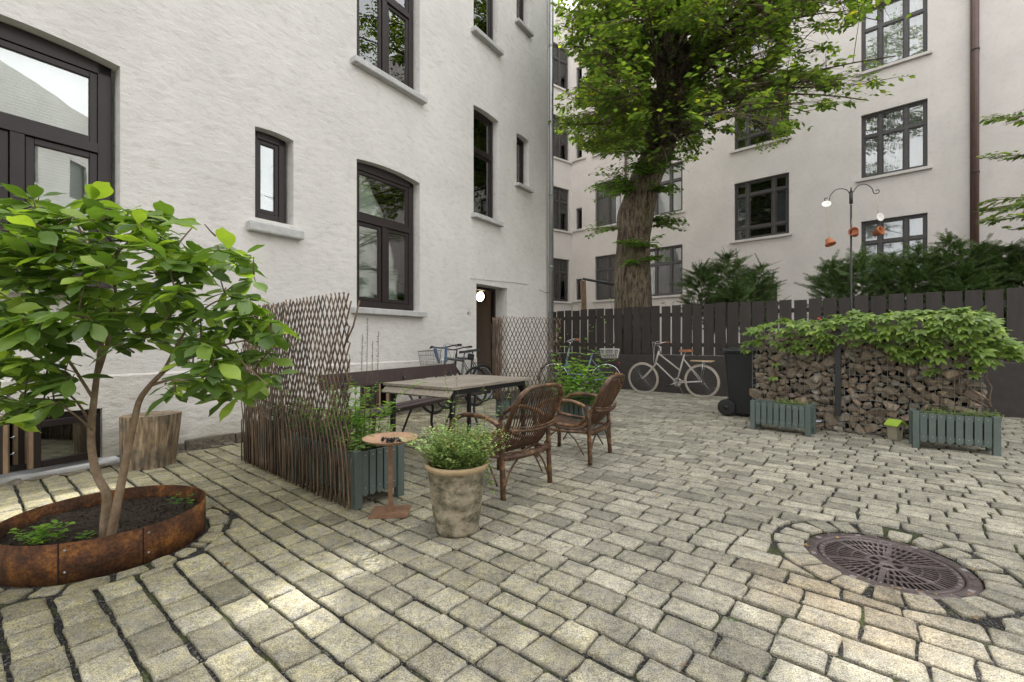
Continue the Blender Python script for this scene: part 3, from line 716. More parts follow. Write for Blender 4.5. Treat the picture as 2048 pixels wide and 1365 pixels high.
def fwin(o, kind, dark=False, cur=None):
    x0, x1, z0, z1 = o[:4]; y = .10; g = G(); fw = .07; ring(g, x0+.003, x1-.003, z0, z1, fw, y, y+.07)
    w_ = x1-x0; cells = []
    if kind == '3x2': xs = [x0+fw, x0+w_*.30, x0+w_*.69, x1-fw]; zs = [z0+fw, z0+(z1-z0)*.66, z1-fw]
    elif kind == '3x3': xs = [x0+fw, x0+w_*.25, x0+w_*.73, x1-fw]; zs = [z0+fw, z0+(z1-z0)*.20, z0+(z1-z0)*.77, z1-fw]
    elif kind == '1': xs = [x0+fw*.5, x1-fw*.5]; zs = [z0+fw*.5, z1-fw*.5]
    else: xs = [x0+fw, (x0+x1)/2, x1-fw]; zs = [z0+fw, z0+(z1-z0)*.69, z1-fw]
    for xx in xs[1:-1]: g.box(xx-.045, xx+.045, y-.01, y+.065, z0+fw, z1-fw)
    for zz in zs[1:-1]: g.box(x0+fw, x1-fw, y-.006, y+.06, zz-.04, zz+.04)
    for i in range(len(xs)-1):
        for j in range(len(zs)-1):
            a = xs[i]+(.045 if i else 0); b = xs[i+1]-(.045 if i < len(xs)-2 else 0); c = zs[j]+(.04 if j else 0); d = zs[j+1]-(.04 if j < len(zs)-2 else 0)
            cells.append((a, b, c, d)); ring(g, a+.002, b-.002, c+.002, d-.002, .032, y+.015, y+.05)
    w = obj('window', g, M['brown2'], fb, bevel=.004)
    for (a, b, c, d) in cells: obj('pane', G().box(a+.03, b-.03, y+.030, y+.036, c+.03, d-.03), M['glass2'], w)
    if kind not in ('1',):
        gi = G()
        for (a, b, c, d) in cells:
            gi.box(b-.050, b-.034, y+.038, y+.046, c+.034, d-.034)
        obj('glazing_bead', gi, M['white'], w)
    obj('sill', G().box(x0-.12, x1+.10, -.085, .12, z0-.09, z0-.004), M['sill2'], w, bevel=.008)
    obj('interior', G().box(x0, x1, y+.6, y+.61, z0, z1).box(x0-.01, x0, y+.1, y+.6, z0, z1).box(x1, x1+.01, y+.1, y+.6, z0, z1).box(x0, x1, y+.08, y+.6, z1, z1+.01).box(x0, x1, y+.08, y+.6, z0-.01, z0), M['roomdark' if dark else 'room'], w)
    if cur:
        for (c0, c1) in cur:
            gg = G(); n = 20; ca = x0+w_*c0; cb = x0+w_*c1
            pts = [(ca+(cb-ca)*i/n, y+.20+.03*math.sin(i*2.1)) for i in range(n+1)]
            for (p, q), (r_, s_) in zip(pts, pts[1:]): gg.quad((p, q, z0+.02), (r_, s_, z0+.02), (r_, s_, z1-.02), (p, q, z1-.02))
            obj('curtain', gg, M['curtain'], w)
for (k, fl), o in cols.items():
    if o is None or k == 'DR': continue
    if k == 'R': fwin(o, '3x2', cur=((.0, 1.0),) if fl != 1 else ((0, .30), (.38, .72)))
    elif k == 'T': fwin(o, '3x2', dark=(fl == 0), cur=None if fl else None)
    elif k == 'F': fwin(o, '2', dark=True)
    elif k == 'S': fwin(o, '1', dark=True)
    elif k == 'M': fwin(o, '3x3', dark=True)
# frosted side panes are blinds in the middle column
o = cols['M', 0]
g = G(); w_ = o[1]-o[0]
for a, b in ((0, .25), (.73, 1)): g.box(o[0]+w_*a+.05, o[0]+w_*b-.05, .17, .175, o[2]+.45, o[3]-.5)
M['frost'] = simple('grey_roller_blind', (.22, .24, .27), (.18, .2, .23), 4, .8, 0)
obj('roller_blind', g, M['frost'], fb)
gl = G().lathe([(0, .05), (.06, .04), (.10, .0), (.06, -.03), (0, -.035)], 16, (o[0]+w_*.5, .45, o[3]-.52))
obj('ceiling_lamp', gl, M['seed'], fb)
o = cols['DR', 0]
g = G(); g.box(o[0], o[1], .12, .16, o[2], o[3]); ring(g, o[0], o[1], o[2], o[3], .07, .08, .12)
for k in range(1, 6): xx = o[0]+.07+(o[1]-o[0]-.14)*k/6; g.box(xx-.006, xx+.006, .112, .12, o[2]+.07, o[3]-.07)
obj('door', g, M['brown2'], fb)
# receding left wing, turned towards the yard
cr_ = P0+Vector((-.7375, .6752, 0))*12.37
wg = thing('building_wing', 'pale rendered building wing with stacked two-light windows beside the downpipe', 'building', cr_, math.atan2(.596, .803))
save = fb; fb = wg
ops2 = [(-1.22, -.13, 2.97+FL*k, 4.93+FL*k, 0, .17) for k in range(4)]
g = wall_mesh(-6, 0, 0, 16.6, ops2); obj('wall', g, M['facade'], wg)
for k, o in enumerate(ops2): fwin(o, '2', dark=k != 3)
fb = save
g = G()
for k in range(4): g.box(-12.30, -11.55, -.07, .0, 2.93+FL*k, 3.0+FL*k)
obj('string_course', g, M['sill2'], fb, bevel=.01)
for (rr, mat, lab, cat, rad) in ((-.897, 'pipe2', 'dark brown downpipe running up the pale facade right of the windows', 'downpipe', .075), (9.50, 'pipe2', 'thin brown pipe on the pale facade behind the tree trunk', 'pipe', .05)):
    t_ = thing('brown_downpipe' if rr < 0 else 'brown_pipe', lab, cat, P0+Vector((-.7375, .6752, 0))*rr, ff)
    g = G(); g.tube([(0, -.12, 0), (0, -.12, 17)], rad, 12)
    if rr < 0: g.tube([(-.085, -.10, 0), (-.085, -.10, 17)], .02, 8)
    obj('pipe', g, M[mat], t_)
    for zz in (2.4, 5.7, 9.0, 12.2): obj('bracket', G().lathe([(rad, -.02), (rad+.012, -.02), (rad+.012, .02), (rad, .02)], 12, (0, -.12, zz)).box(-.09, .09, -.04, 0, zz-.008, zz+.008), M['iron'], t_)

# building on the near side of the yard, out of the frame: closes the yard and shows in the panes
nb = thing('courtyard_building', 'plain cream courtyard building closing the yard behind the viewer', 'building', (23, -5.5, 0), R(190))
ops3 = [(x, x+1.2, z, z+1.9, 0, .15) for x in (2, 5.1, 8.2, 11.3, 14.4, 17.5, 20.6, 23.7, 26.8) for z in (1.6, 5.0, 8.4)]
obj('wall', wall_mesh(0, 31, 0, 13.0, ops3), M['plaster'], nb)
g = G()
for o in ops3: ring(g, o[0], o[1], o[2], o[3], .08, .1, .15); g.box(o[0], o[1], .15, .16, o[2], o[3])
obj('window_set', g, M['brown2'], nb)
# ================================================================== LOW WALL AND BOARD FENCE
fr_ = math.atan2(-.629, .777)
lw = tag(obj('low_wall', G().box(-2.6, 9.5, 0, .30, -.02, .835), M['lowwall'], None, FP, (0, 0, fr_), bevel=.02), 'dark brown painted concrete low wall carrying the board fence', 'wall')
fn = thing('board_fence', 'dark brown vertical board fence standing on the low concrete wall', 'fence', FP, fr_)
for zz in (1.02, 1.70): obj('rail', G().box(-2.5, 9.4, .15, .19, zz, zz+.085), M['fence'], fn)
x = -2.45; rf = random.Random(3)
while x < 9.3:
    w = rf.uniform(.190, .212); o = obj('board', G().box(0, w, 0, .024, .845, 1.945+rf.uniform(-.012, .018)), M['fence'], fn, (x, .118+rf.uniform(-.004, .004), 0), (0, rf.uniform(-.006, .006), 0), bevel=.003)
    x += w+rf.uniform(.026, .040)
for xx in (-2.4, -.1, 2.2, 4.5, 6.8, 9.1): obj('post', G().box(xx, xx+.09, .195, .285, .84, 1.86), M['fence'], fn)

# ================================================================== BIG TREE
def in_poly(x, y, P):
    c = False; n = len(P)
    for i in range(n):
        x1, y1 = P[i]; x2, y2 = P[i-1]
        if (y1 > y) != (y2 > y) and x < (x2-x1)*(y-y1)/(y2-y1)+x1: c = not c
    return c
bt = thing('elm_tree', 'big old tree with leaning fissured trunk and dark green crown behind the fence', 'tree', (3.14, 11.8, 0))
O_ = Vector((3.14, 11.8, 0))
tp = [(0, .72, 0), (.15, .60, .5), (0.02, .50, 1.4), (0, .475, 2.1), (-.02, .44, 3.0), (.0, .425, 3.8), (.12, .44, 4.6), (.30, .42, 5.3), (.66, .415, 6.1), (.84, .34, 6.9), (.97, .33, 7.7), (1.02, .38, 8.7), (1.02, .36, 10), (1.0, .30, 12), (1.1, .2, 15), (1.2, .08, 18)]
def trunk_pt(z):
    for a, b in zip(tp, tp[1:]):
        if a[2] <= z <= b[2]: k = (z-a[2])/(b[2]-a[2]); return Vector((a[0]+(b[0]-a[0])*k, 0, z)), a[1]+(b[1]-a[1])*k
    return Vector((tp[-1][0], 0, z)), .08
g = G(); vs = []; seg = 40; rows = 90
for i in range(rows+1):
    z = 18*(i/rows)**1.0; c, r = trunk_pt(z)
    for k in range(seg):
        a = 2*PI*k/seg; w = 1+.07*noise.noise(Vector((math.cos(a)*2, math.sin(a)*2, z*.9)))+.045*noise.noise(Vector((math.cos(a)*7, math.sin(a)*7, z*.8)))+.10*max(0, 1-z/1.8)*math.cos(a*5+1)
        if 4.0 < z < 5.2: w += .16*max(0, math.cos(a-PI*1.02))*math.exp(-((z-4.35)/.28)**2)
        vs.append((c.x+r*w*math.cos(a), r*w*math.sin(a), z))
fs = [(i*seg+k, i*seg+(k+1) % seg, (i+1)*seg+(k+1) % seg, (i+1)*seg+k) for i in range(rows) for k in range(seg)]
g.add(vs, fs, 0, True)
obj('trunk', g, M['bark'], bt)
SIL = [(1096, -60), (1098, 20), (1104, 70), (1128, 112), (1150, 128), (1175, 150), (1150, 175), (1122, 185), (1098, 205), (1100, 240), (1062, 252), (1085, 262), (1118, 270), (1152, 300), (1200, 318), (1225, 330), (1260, 300), (1290, 345), (1330, 350), (1368, 332), (1400, 318), (1445, 292), (1475, 278), (1500, 285), (1528, 326), (1570, 308), (1612, 305), (1650, 292), (1648, 262), (1620, 235), (1665, 222), (1730, 222), (1742, 196), (1790, 190), (1832, 172), (1828, 148), (1760, 140), (1812, 108), (1812, 86), (1740, 120), (1705, 100), (1690, 60), (1740, 45), (1800, 40), (1858, 30), (1850, -10), (1840, -60)]
HOLES = [(1330, 100, 10), (1520, 105, 14), (1470, 150, 12), (1620, 75, 20), (1640, 20, 6), (1440, 250, 12), (1240, 160, 10), (1180, 225, 10), (1230, 330, 16), (1560, 190, 12), (1500, 215, 10)]
def crown_ok(p):
    if p.y < 4.5: return False
    x, y = proj(p)
    if y > -40:
        if 980 < x < 2150:
            if not in_poly(x, y, SIL): return False
            for hx, hy, hr in HOLES:
                if (x-hx)**2+(y-hy)**2 < hr*hr: return False
        elif x >= 0 and x <= 980: return False   # wall side
        if (Vector((p.x, p.y, 0))-W0).dot(WN) < .25 and p.y < 11.8: return False
    else:
        if (Vector((p.x, p.y, 0))-W0).dot(WN) < .4 and p.y < 12: return False
    if (Vector((p.x, p.y, 0))-P0).dot(Vector((-.6752, -.7375, 0))) < .3: return False
    return True
# elm leaf: ovate, slightly folded
def leaf_t(L=1.0, w=.33, fold=.12, tip=.5):
    """along +y, length L"""
    ys = [0, .22, .55, .82, 1.0]; ws = [0, w*.82, w, w*.55, 0]
    v = [(0, 0, 0)]
    for y, x in list(zip(ys, ws))[1:-1]: v += [(-x*L, y*L, fold*x*L), (0, y*L, -.03*L*y), (x*L, y*L, fold*x*L)]
    v.append((0, L, -.08*L)); f = [(0, 2, 1), (0, 3, 2)]
    for i in range(2):
        a = 1+3*i; f += [(a, a+1, a+4), (a, a+4, a+3), (a+1, a+2, a+5), (a+1, a+5, a+4)]
    a = 7; f += [(a, a+1, 10), (a+1, a+2, 10)]
    return np.array(v), np.array(f)
LV, LF = leaf_t(1.0, .33, .18)
LOWV = np.array([(0, 0, 0), (-.30, .45, .06), (0, 1, -.06), (.30, .45, .06), (0, .45, -.02)]); LOWF = np.array([(0, 4, 1), (0, 3, 4), (1, 4, 2), (4, 3, 2)])
rt = random.Random(21)
twigs = G(); limbs = []
lp_, ld_, lu_, ls_ = [], [], [], []
def spray(p, d, length, n, leaf, droop=.25, check=crown_ok, O=O_):
    """flat layered spray: leaves alternate along a twig that droops"""
    d = d.normalized(); side = d.cross(Vector((0, 0, 1))).normalized(); q = p.copy(); pts = [p.copy()]; k = 0; last = 1
    for i in range(n):
        dd = (d+Vector((0, 0, -droop*i/n))).normalized(); q = q+dd*(length/n); pts.append(q.copy())
        for s_ in ((1, -1) if i % 2 else (1, -1)):
            if rt.random() < .10: continue
            out = (dd*rt.uniform(.3, .8)+side*s_*rt.uniform(.6, 1.1)+Vector((0, 0, rt.uniform(-.45, .1)))).normalized()
            base = q+side*s_*rt.uniform(0, .06)
            if check is not None and not check(base+out*leaf*.8+O): continue
            if check is crown_ok:
                X_, Y_ = proj(base+O)
                if Y_ > 60 and 1290 < X_ < 1385 and base.y < .3 and abs(X_-(1345 if Y_ < 220 else 1345-(Y_-220)*.28)) < 50 and rt.random() < .96: continue
                if Y_ > -40 and X_ > 1400 and noise.noise(Vector((X_/48, Y_/34, 3))) > -.12 and rt.random() < .85: continue
                if Y_ > -40 and X_ < 1300 and noise.noise(Vector((X_/40, Y_/30, 9))) > .05 and rt.random() < .75: continue
            last = i+2
            lp_.append(base); ld_.append(out); ls_.append(leaf*rt.uniform(.6, 1.15)); lu_.append(Vector((rt.uniform(-.45, .45), rt.uniform(-.45, .45), 1)).normalized()); k += 1
    if check is crown_ok and p.y < .3 and any(1295 < proj(q_+O)[0] < 1385 and proj(q_+O)[1] > 60 for q_ in pts): k = 0
    if k > n*.35: pts = pts[:last]; twigs.tube(pts[::3]+[pts[-1]], [.007, .002], 3, cap=False)
    return k
def smooth_pts(P, k=4):
    out = []
    for i in range(len(P)-1):
        p0, p1, p2, p3 = P[max(i-1, 0)], P[i], P[i+1], P[min(i+2, len(P)-1)]
        for j in range(k): t = j/k; out.append(.5*((2*p1)+(p2-p0)*t+(2*p0-5*p1+4*p2-p3)*t*t+(3*p1-p0-3*p2+p3)*t**3))
    out.append(P[-1]); return out
def bezier(a, b, c, n=8):
    return [a*(1-t)**2+b*2*t*(1-t)+c*t*t for t in [i/n for i in range(n+1)]]
def at(px, Y, z=0): return Vector(((px-1024)/F_*Y, Y, z))
def ztop(py, Y): return H+(682.5-py)*Y/F_
nl = 0; tries = 0
bm_ = G()
while nl < 120 and tries < 6000:
    tries += 1
    if nl < 98:
        Y = rt.uniform(6.6, 14.5); px = rt.uniform(1060, 1850); py = rt.uniform(-40, 345)
        if not in_poly(px, py, SIL): continue
        if px > 1560 and Y > 11: continue
        end = at(px, Y, ztop(py, Y))-O_
        dist = math.hypot(end.x-.6, end.y)
        if dist < .8 or dist > 7.2 or end.z < 4.2: continue
        z0 = max(6.1, min(11.5, end.z+rt.uniform(-.3, 1.3))); c0, r0 = trunk_pt(z0); reach = dist
    else:
        z0 = rt.uniform(8, 16); c0, r0 = trunk_pt(z0)
        an = rt.uniform(0, 2*PI); reach = rt.uniform(2.0, 5.8)*(1 if z0 < 12 else max(.35, 1-(z0-12)*.13))
        end = c0+Vector((math.cos(an)*reach, math.sin(an)*reach*1.05, rt.uniform(-.3, 1.8)))
    if not crown_ok(end+O_): continue
    mid = (c0+end)/2+Vector((0, 0, rt.uniform(.3, .8)))
    if not crown_ok(mid+O_) and proj(mid+O_)[1] > -40 and rt.random() < .8: continue
    P = bezier(c0, mid, end, 9); nl += 1
    bm_.tube(P, [.040*rt.uniform(.5, 1.6)*(1 if z0 < 12 else .7), .010], 7, cap=False)
    for i in range(2, len(P)):
        for j in range(5 if i > 3 else 3):
            dd = (P[i]-P[i-1]).normalized(); sd_ = dd.cross(Vector((0, 0, 1))).normalized()*(1 if rt.random() < .5 else -1)
            dv = (dd*rt.uniform(.2, 1)+sd_*rt.uniform(.2, 1.2)+Vector((0, 0, rt.uniform(-.15, .45))))
            b0 = P[i]+(P[i-1]-P[i])*rt.random()
            L = rt.uniform(.5, 1.25)
            e0 = b0+dv.normalized()*L
            if not crown_ok(e0+O_): continue
            if proj(b0+O_)[1] < -250 and rt.random() < .25: pass
            n = int(L*11); k = spray(b0, dv, L, n, .148)
            if k > 5 and rt.random() < .9:
                for _ in range(2):
                    s0 = b0+dv.normalized()*L*rt.uniform(.25, .8); dv2 = (dv.normalized()+Vector((rt.uniform(-1, 1), rt.uniform(-1, 1), rt.uniform(-.2, .3)))).normalized()
                    spray(s0, dv2, L*.6, int(L*7), .13)
for pts_, r0_, r1_ in ((((1372, 100, 11.6), (1400, 88, 11.0), (1430, 84, 10.2), (1467, 64, 9.6), (1500, 36, 9.0), (1560, -20, 8.6)), .13, .05), (((1330, 60, 11.8), (1300, 20, 11.8), (1250, -60, 11.6)), .13, .06), (((1500, 150, 9.6), (1540, 168, 9.2), (1600, 176, 8.8), (1680, 170, 8.4)), .03, .01), (((1360, 130, 11.4), (1430, 135, 10.6), (1500, 150, 9.6)), .05, .03), (((1340, 205, 11.6), (1290, 232, 10.9), (1220, 245, 10.2), (1150, 250, 9.8)), .055, .012)):
    bm_.tube(smooth_pts([at(a, c, ztop(b, c))-O_ for a, b, c in pts_]), [r0_, r1_], 8, cap=False)
# small epicormic shoots on the trunk
def shoot(z, an, n=4, L=.45, leaf=.135):
    n = int(n*1.6)
    c, r = trunk_pt(z); p = c+Vector((math.cos(an)*r*.95, math.sin(an)*r*.95, 0))
    for _ in range(n): spray(p, Vector((math.cos(an+rt.uniform(-.9, .9)), math.sin(an+rt.uniform(-.9, .9)), rt.uniform(-.1, .4))), L*rt.uniform(.6, 1.2), 6, leaf, .4, None)
n0 = len(lp_)
for z, a_, n, L in ((4.9, -2.4, 10, .75), (4.9, -1.2, 8, .5), (5.1, -2.9, 7, .8), (5.0, -.5, 5, .55), (3.55, -1.9, 6, .45), (3.5, -1.3, 8, .6), (3.2, -1.0, 6, .5), (4.05, PI, 7, .8), (4.3, 0, 9, .7), (4.1, -.15, 7, .75), (5.3, -1.7, 12, .9), (5.2, -2.7, 12, 1.0), (6.2, -2.2, 9, .9), (6.4, -.8, 8, .8), (5.5, -2.2, 9, .8), (3.1, -1.9, 4, .35), (5.9, -2.6, 8, .9), (5.6, -1.0, 5, .5)):
    shoot(z, a_, n, L)
obj('limbs' if False else 'branch', bm_, M['bark'], bt)['kind'] = 'stuff'
def leafmesh(name, P, D, U, S, mat, parent, tv=None, tf=None, kind='stuff', roll=None):
    tv = LOWV if tv is None else tv; tf = LOWF if tf is None else tf
    V, Fc = scatter(tv, tf, frames(np.array([tuple(d) for d in D]), np.array([tuple(u) for u in U])), np.array(S), np.array([tuple(p) for p in P]))
    o = link(name, npmesh(name, V, Fc, mat, sm=False), parent); o['kind'] = kind; return o
M['leaf_shoot'] = leafm('young_tree_leaf', [(0, (.08, .17, .03)), (.7, (.14, .27, .04)), (1, (.24, .38, .05))], (1.8, 1.9, .6), .5, .35)
print('tree leaves', len(lp_), 'limbs', nl)
leafmesh('foliage', lp_[:n0], ld_[:n0], lu_[:n0], ls_[:n0], M['leaf_tree'], bt)
leafmesh('trunk_shoots', lp_[n0:], ld_[n0:], lu_[n0:], ls_[n0:], M['leaf_shoot'], bt)
obj('twigs', twigs, M['twig'], bt)['kind'] = 'stuff'

# ---- second tree: only its branch ends reach in at the right
t2 = thing('beech_tree', 'tree beyond the right edge whose thin leafy branches reach into view', 'tree', (10.6, 7.2, 0)); O2 = Vector((10.6, 7.2, 0))
twigs = G(); lp_, ld_, lu_, ls_ = [], [], [], []
g = G(); g.tube([(0, 0, 0), (.05, 0, 2), (.1, 0, 4.5), (.1, .1, 8)], [.22, .17, .13, .05], 12); obj('trunk', g, M['bark'], t2)
def ok2(p):
    x, y = proj(p)
    if x < 1955: return False
    if x < 2048 and y > 0: return any(abs(y-yy)-w < (x-1955)*.10 for yy, w in ((240, 10), (312, 6), (428, 24)))  and y < 480
    return True
bm_ = G()
for (px, py, Y) in ((2012, 236, 7.0), (1972, 316, 7.0), (2000, 400, 7.2), (1958, 420, 7.4), (1990, 440, 7.0), (2020, 460, 7.2), (2030, 410, 7.0)):
    e = Vector(((px-1024)/F_*Y, Y, H+(682.5-py)*Y/F_))-O2; c0 = Vector((.1, 0, e.z-.3)); P = bezier(c0, (c0+e)/2+Vector((0, 0, .35)), e, 10); bm_.tube(P, [.03, .004], 5, cap=False)
    for i in range(3, 11):
        for s_ in range(3):
            dd = (P[i]-P[i-1]).normalized(); spray(P[i], dd+Vector((rt.uniform(-.5, .5), rt.uniform(-.6, .6), rt.uniform(-.2, .2))), rt.uniform(.25, .5), 7, .11, .2, ok2, O2)
for i in range(46):
    an = rt.uniform(0, 2*PI); z0 = rt.uniform(4.0, 8); c0 = Vector((.1, 0, z0)); e = c0+Vector((math.cos(an)*rt.uniform(1.2, 3), math.sin(an)*rt.uniform(1.2, 3), rt.uniform(-.3, 1.5)))
    P = bezier(c0, (c0+e)/2+Vector((0, 0, .4)), e, 7)
    if not ok2(e+O2): continue
    bm_.tube(P, [.04, .006], 5, cap=False)
    for q in P[2:]:
        for s_ in range(4): spray(q, Vector((rt.uniform(-1, 1), rt.uniform(-1, 1), rt.uniform(-.2, .4))), rt.uniform(.5, 1), 9, .09, .3, ok2, O2)
obj('branch', bm_, M['bark'], t2)['kind'] = 'stuff'
leafmesh('foliage', lp_, ld_, lu_, ls_, M['leaf_tree'], t2); obj('twigs', twigs, M['twig'], t2)['kind'] = 'stuff'

# ---- yew bushes behind the fence
def yew(name_label, pts, seed, h0, dens=1.0):
    """pts: list of (x, y, rx, ry, ztop) mounds in world metres"""
    rr = random.Random(seed); base = Vector((sum(p[0] for p in pts)/len(pts), sum(p[1] for p in pts)/len(pts), 0))
    t = thing('yew_bush', name_label, 'bush', base); tw = G(); P, D, U, S_ = [], [], [], []
    for (x, y, rx, ry, zt) in pts:
        n = int(470*dens*rx*2.2)
        for i in range(n):
            a = rr.uniform(0, 2*PI); k = math.sqrt(rr.random()); bx_ = Vector((x+math.cos(a)*rx*k, y+math.sin(a)*ry*k, 0))
            top = zt*(1-.16*k*k)-rr.random()**1.5*(zt-h0)*.85
            s0 = Vector((bx_.x-math.cos(a)*.12, bx_.y-math.sin(a)*.12, top-.10)); e = Vector((bx_.x+math.cos(a)*.10, bx_.y+math.sin(a)*.10, top))
            d = (e-s0); L = d.length*rr.uniform(.7, 1.3)*(1.5 if rr.random() < .12 else 1); d.normalize(); d = (d+Vector((rr.uniform(-.9, .9), rr.uniform(-.9, .9), rr.uniform(-.3, .3)))).normalized()
            if rr.random() < .2: tw.tube([s0-base, s0+d*L-base], [.005, .002], 3, cap=False)
            side = d.cross(Vector((rr.uniform(-1, 1), rr.uniform(-1, 1), .6))).normalized()
            m = int(L/.014)
            for j in range(m):
                q = s0+d*(L*j/m)-base
                for sgn in (1, -1):
                    P.append(q); D.append((side*sgn+d*.55+Vector((0, 0, rr.uniform(-.1, .25)))).normalized()); U.append(d.cross(side)); S_.append(rr.uniform(.038, .064)*(1-.4*j/m))
    NV = np.array([(-.09, 0, 0), (.09, 0, 0), (.10, .7, 0), (0, 1, 0), (-.10, .7, 0)]); NF = np.array([(0, 1, 2, 3), (0, 3, 4, 4)])
    NF = np.array([(0, 1, 2), (0, 2, 4), (4, 2, 3)])
    leafmesh('foliage', P, D, U, S_, M['leaf_yew'], t, NV, NF)
    obj('twigs', tw, M['twig'], t)['kind'] = 'stuff'
    for i in range(4):
        p = pts[i % len(pts)]; obj('stem', G().tube([(p[0]-base.x, p[1]-base.y, 0), (p[0]-base.x+rr.uniform(-.2, .2), p[1]-base.y, h0+.5)], [.05, .02], 7), M['twig'], t)
    return len(P)
def at(px, Y, z=0): return Vector(((px-1024)/F_*Y, Y, z))
def ztop(py, Y): return H+(682.5-py)*Y/F_
nn = 0
nn += yew('dark green yew bush with spiky shoots behind the fence under the grid window', [(at(1400, 10.9).x, 10.9, .42, .4, ztop(520, 10.9)), (at(1455, 10.8).x, 10.8, .5, .45, ztop(500, 10.8)), (at(1520, 10.6).x, 10.6, .40, .4, ztop(522, 10.6)), (at(1470, 10.4).x, 10.4, .55, .4, ztop(560, 10.4))], 1, 1.55)
nn += yew('long dark yew bush behind the fence left of the hanging pots pole', [(at(1665, 9.2).x, 9.2, .42, .4, ztop(512, 9.2)), (at(1720, 8.9).x, 8.9, .45, .4, ztop(498, 8.9)), (at(1785, 8.7).x, 8.7, .42, .4, ztop(498, 8.7))], 2, 1.5)
nn += yew('tall dark yew bush behind the fence below the brown downpipe', [(at(1840, 8.4).x, 8.4, .42, .4, ztop(486, 8.4)), (at(1900, 8.2).x, 8.2, .42, .4, ztop(464, 8.2)), (at(1960, 8.0).x, 8.0, .40, .4, ztop(478, 8.0)), (at(1925, 8.0).x, 7.9, .5, .4, ztop(520, 7.9))], 3, 1.5)
nn += yew('dark yew bush behind the fence at the right edge of the view', [(at(2015, 7.8).x, 7.8, .42, .4, ztop(480, 7.8)), (at(2080, 7.5).x, 7.5, .5, .4, ztop(470, 7.5))], 4, 1.5)
print('yew needles', nn)
# weathered post and rail behind the fence
pr = thing('clothes_line_post', 'leaning weathered wooden post with a dark rail behind the fence', 'post', at(1172, 13.2))
obj('post', G().box(-.07, .07, -.06, .06, 0, ztop(562, 13.2), M=Matrix.Rotation(-.03, 4, 'Y')), M['woodold'], pr)
e = at(1232, 13.0, ztop(572, 13.0)); b = at(1165, 13.2, ztop(558, 13.2)); pb = at(1172, 13.2)
obj('rail', G().tube([b-pb, e-pb+Vector((.8, 0, -.12))], .035, 8), M['iron'], pr)
# climbing weed leaves peeping over and through the fence
def vineleaf_t():
    v = []; f = []
    for k, (a, L) in enumerate(((0, 1.0), (-.80, .88), (.80, .88), (-1.75, .66), (1.75, .66))):
        b = leaf_t(L, .215, .25); c, s_ = math.cos(a), math.sin(a); o = len(v)
        v += [(x*c+y*s_, -x*s_+y*c, z-.12*(y**2)*.6) for x, y, z in b[0]]; f += [tuple(i+o for i in q) for q in b[1]]
    return np.array(v), np.array(f)
VV, VF = vineleaf_t()
cl = thing('climbing_weed', 'thin climbing weed peeping over and between the fence boards beside the tree trunk', 'plant', FP, fr_)
P, D, U, S_ = [], [], [], []; tw = G()
rr = random.Random(8)
for (px, py) in ((1138, 612), (1150, 610), (1185, 608), (1215, 600), (1228, 603), (1262, 598), (1163, 612), (1325, 604), (1340, 606), (1205, 643), (1178, 650), (1183, 655), (1150, 668), (1201, 640), (1131, 672), (1220, 690), (1155, 610), (1240, 600)):
    t_ = (px-1024)/F_; w = (2.68-t_*10.8)/(t_*-.629-.777); Y = 10.8-.629*w; z = ztop(py, Y)
    for _ in range(2): P.append(Vector((w+rr.uniform(-.03, .03), .09 if z < 1.9 else .17, z+rr.uniform(-.03, .05)))); D.append(Vector((rr.uniform(-1, 1), -.7, rr.uniform(-.4, .4)))); U.append(Vector((rr.uniform(-.3, .3), -1, .8))); S_.append(rr.uniform(.05, .09))
    tw.tube([(w, .22, z-.5), (w+.02, .16, z-.1), (w, .12, z)], .004, 3)
leafmesh('leaf', P, D, U, S_, M['leaf_vine'], cl, LV, LF); obj('stem', tw, M['stalk'], cl)['kind'] = 'stuff'
# ================================================================== GABION WITH CREEPER
GA = gnd(1505, 846); GB = gnd(1966, 896.5); GDIR = (GB-GA).normalized(); GL = (GB-GA).length; gr_ = math.atan2(GDIR.y, GDIR.x); GH = 1.30
print('gabion', GA, GB, GL)
gb = thing('gabion_wall', 'wire basket wall filled with brown broken stones in front of the fence', 'gabion', GA, gr_)
import bmesh
def rock_mesh(seed, name='stone', mat='rock', flat=1.0):
    r = random.Random(seed); bm = bmesh.new()
    for _ in range(15):
        v = Vector((r.gauss(0, 1), r.gauss(0, 1), r.gauss(0, 1))).normalized()*r.uniform(.42, .56)
        v = Vector([math.copysign(min(abs(c), .40), c) for c in v]); bm.verts.new((v.x, v.y, v.z*flat))
    bmesh.ops.convex_hull(bm, input=bm.verts)
    for v in [v for v in bm.verts if not v.link_faces]: bm.verts.remove(v)
    me = bpy.data.meshes.new(name); bm.to_mesh(me); bm.free(); me.materials.append(M[mat]); return me
rocks = [rock_mesh(i) for i in range(26)]
rg = random.Random(99); placed = []; cells = []
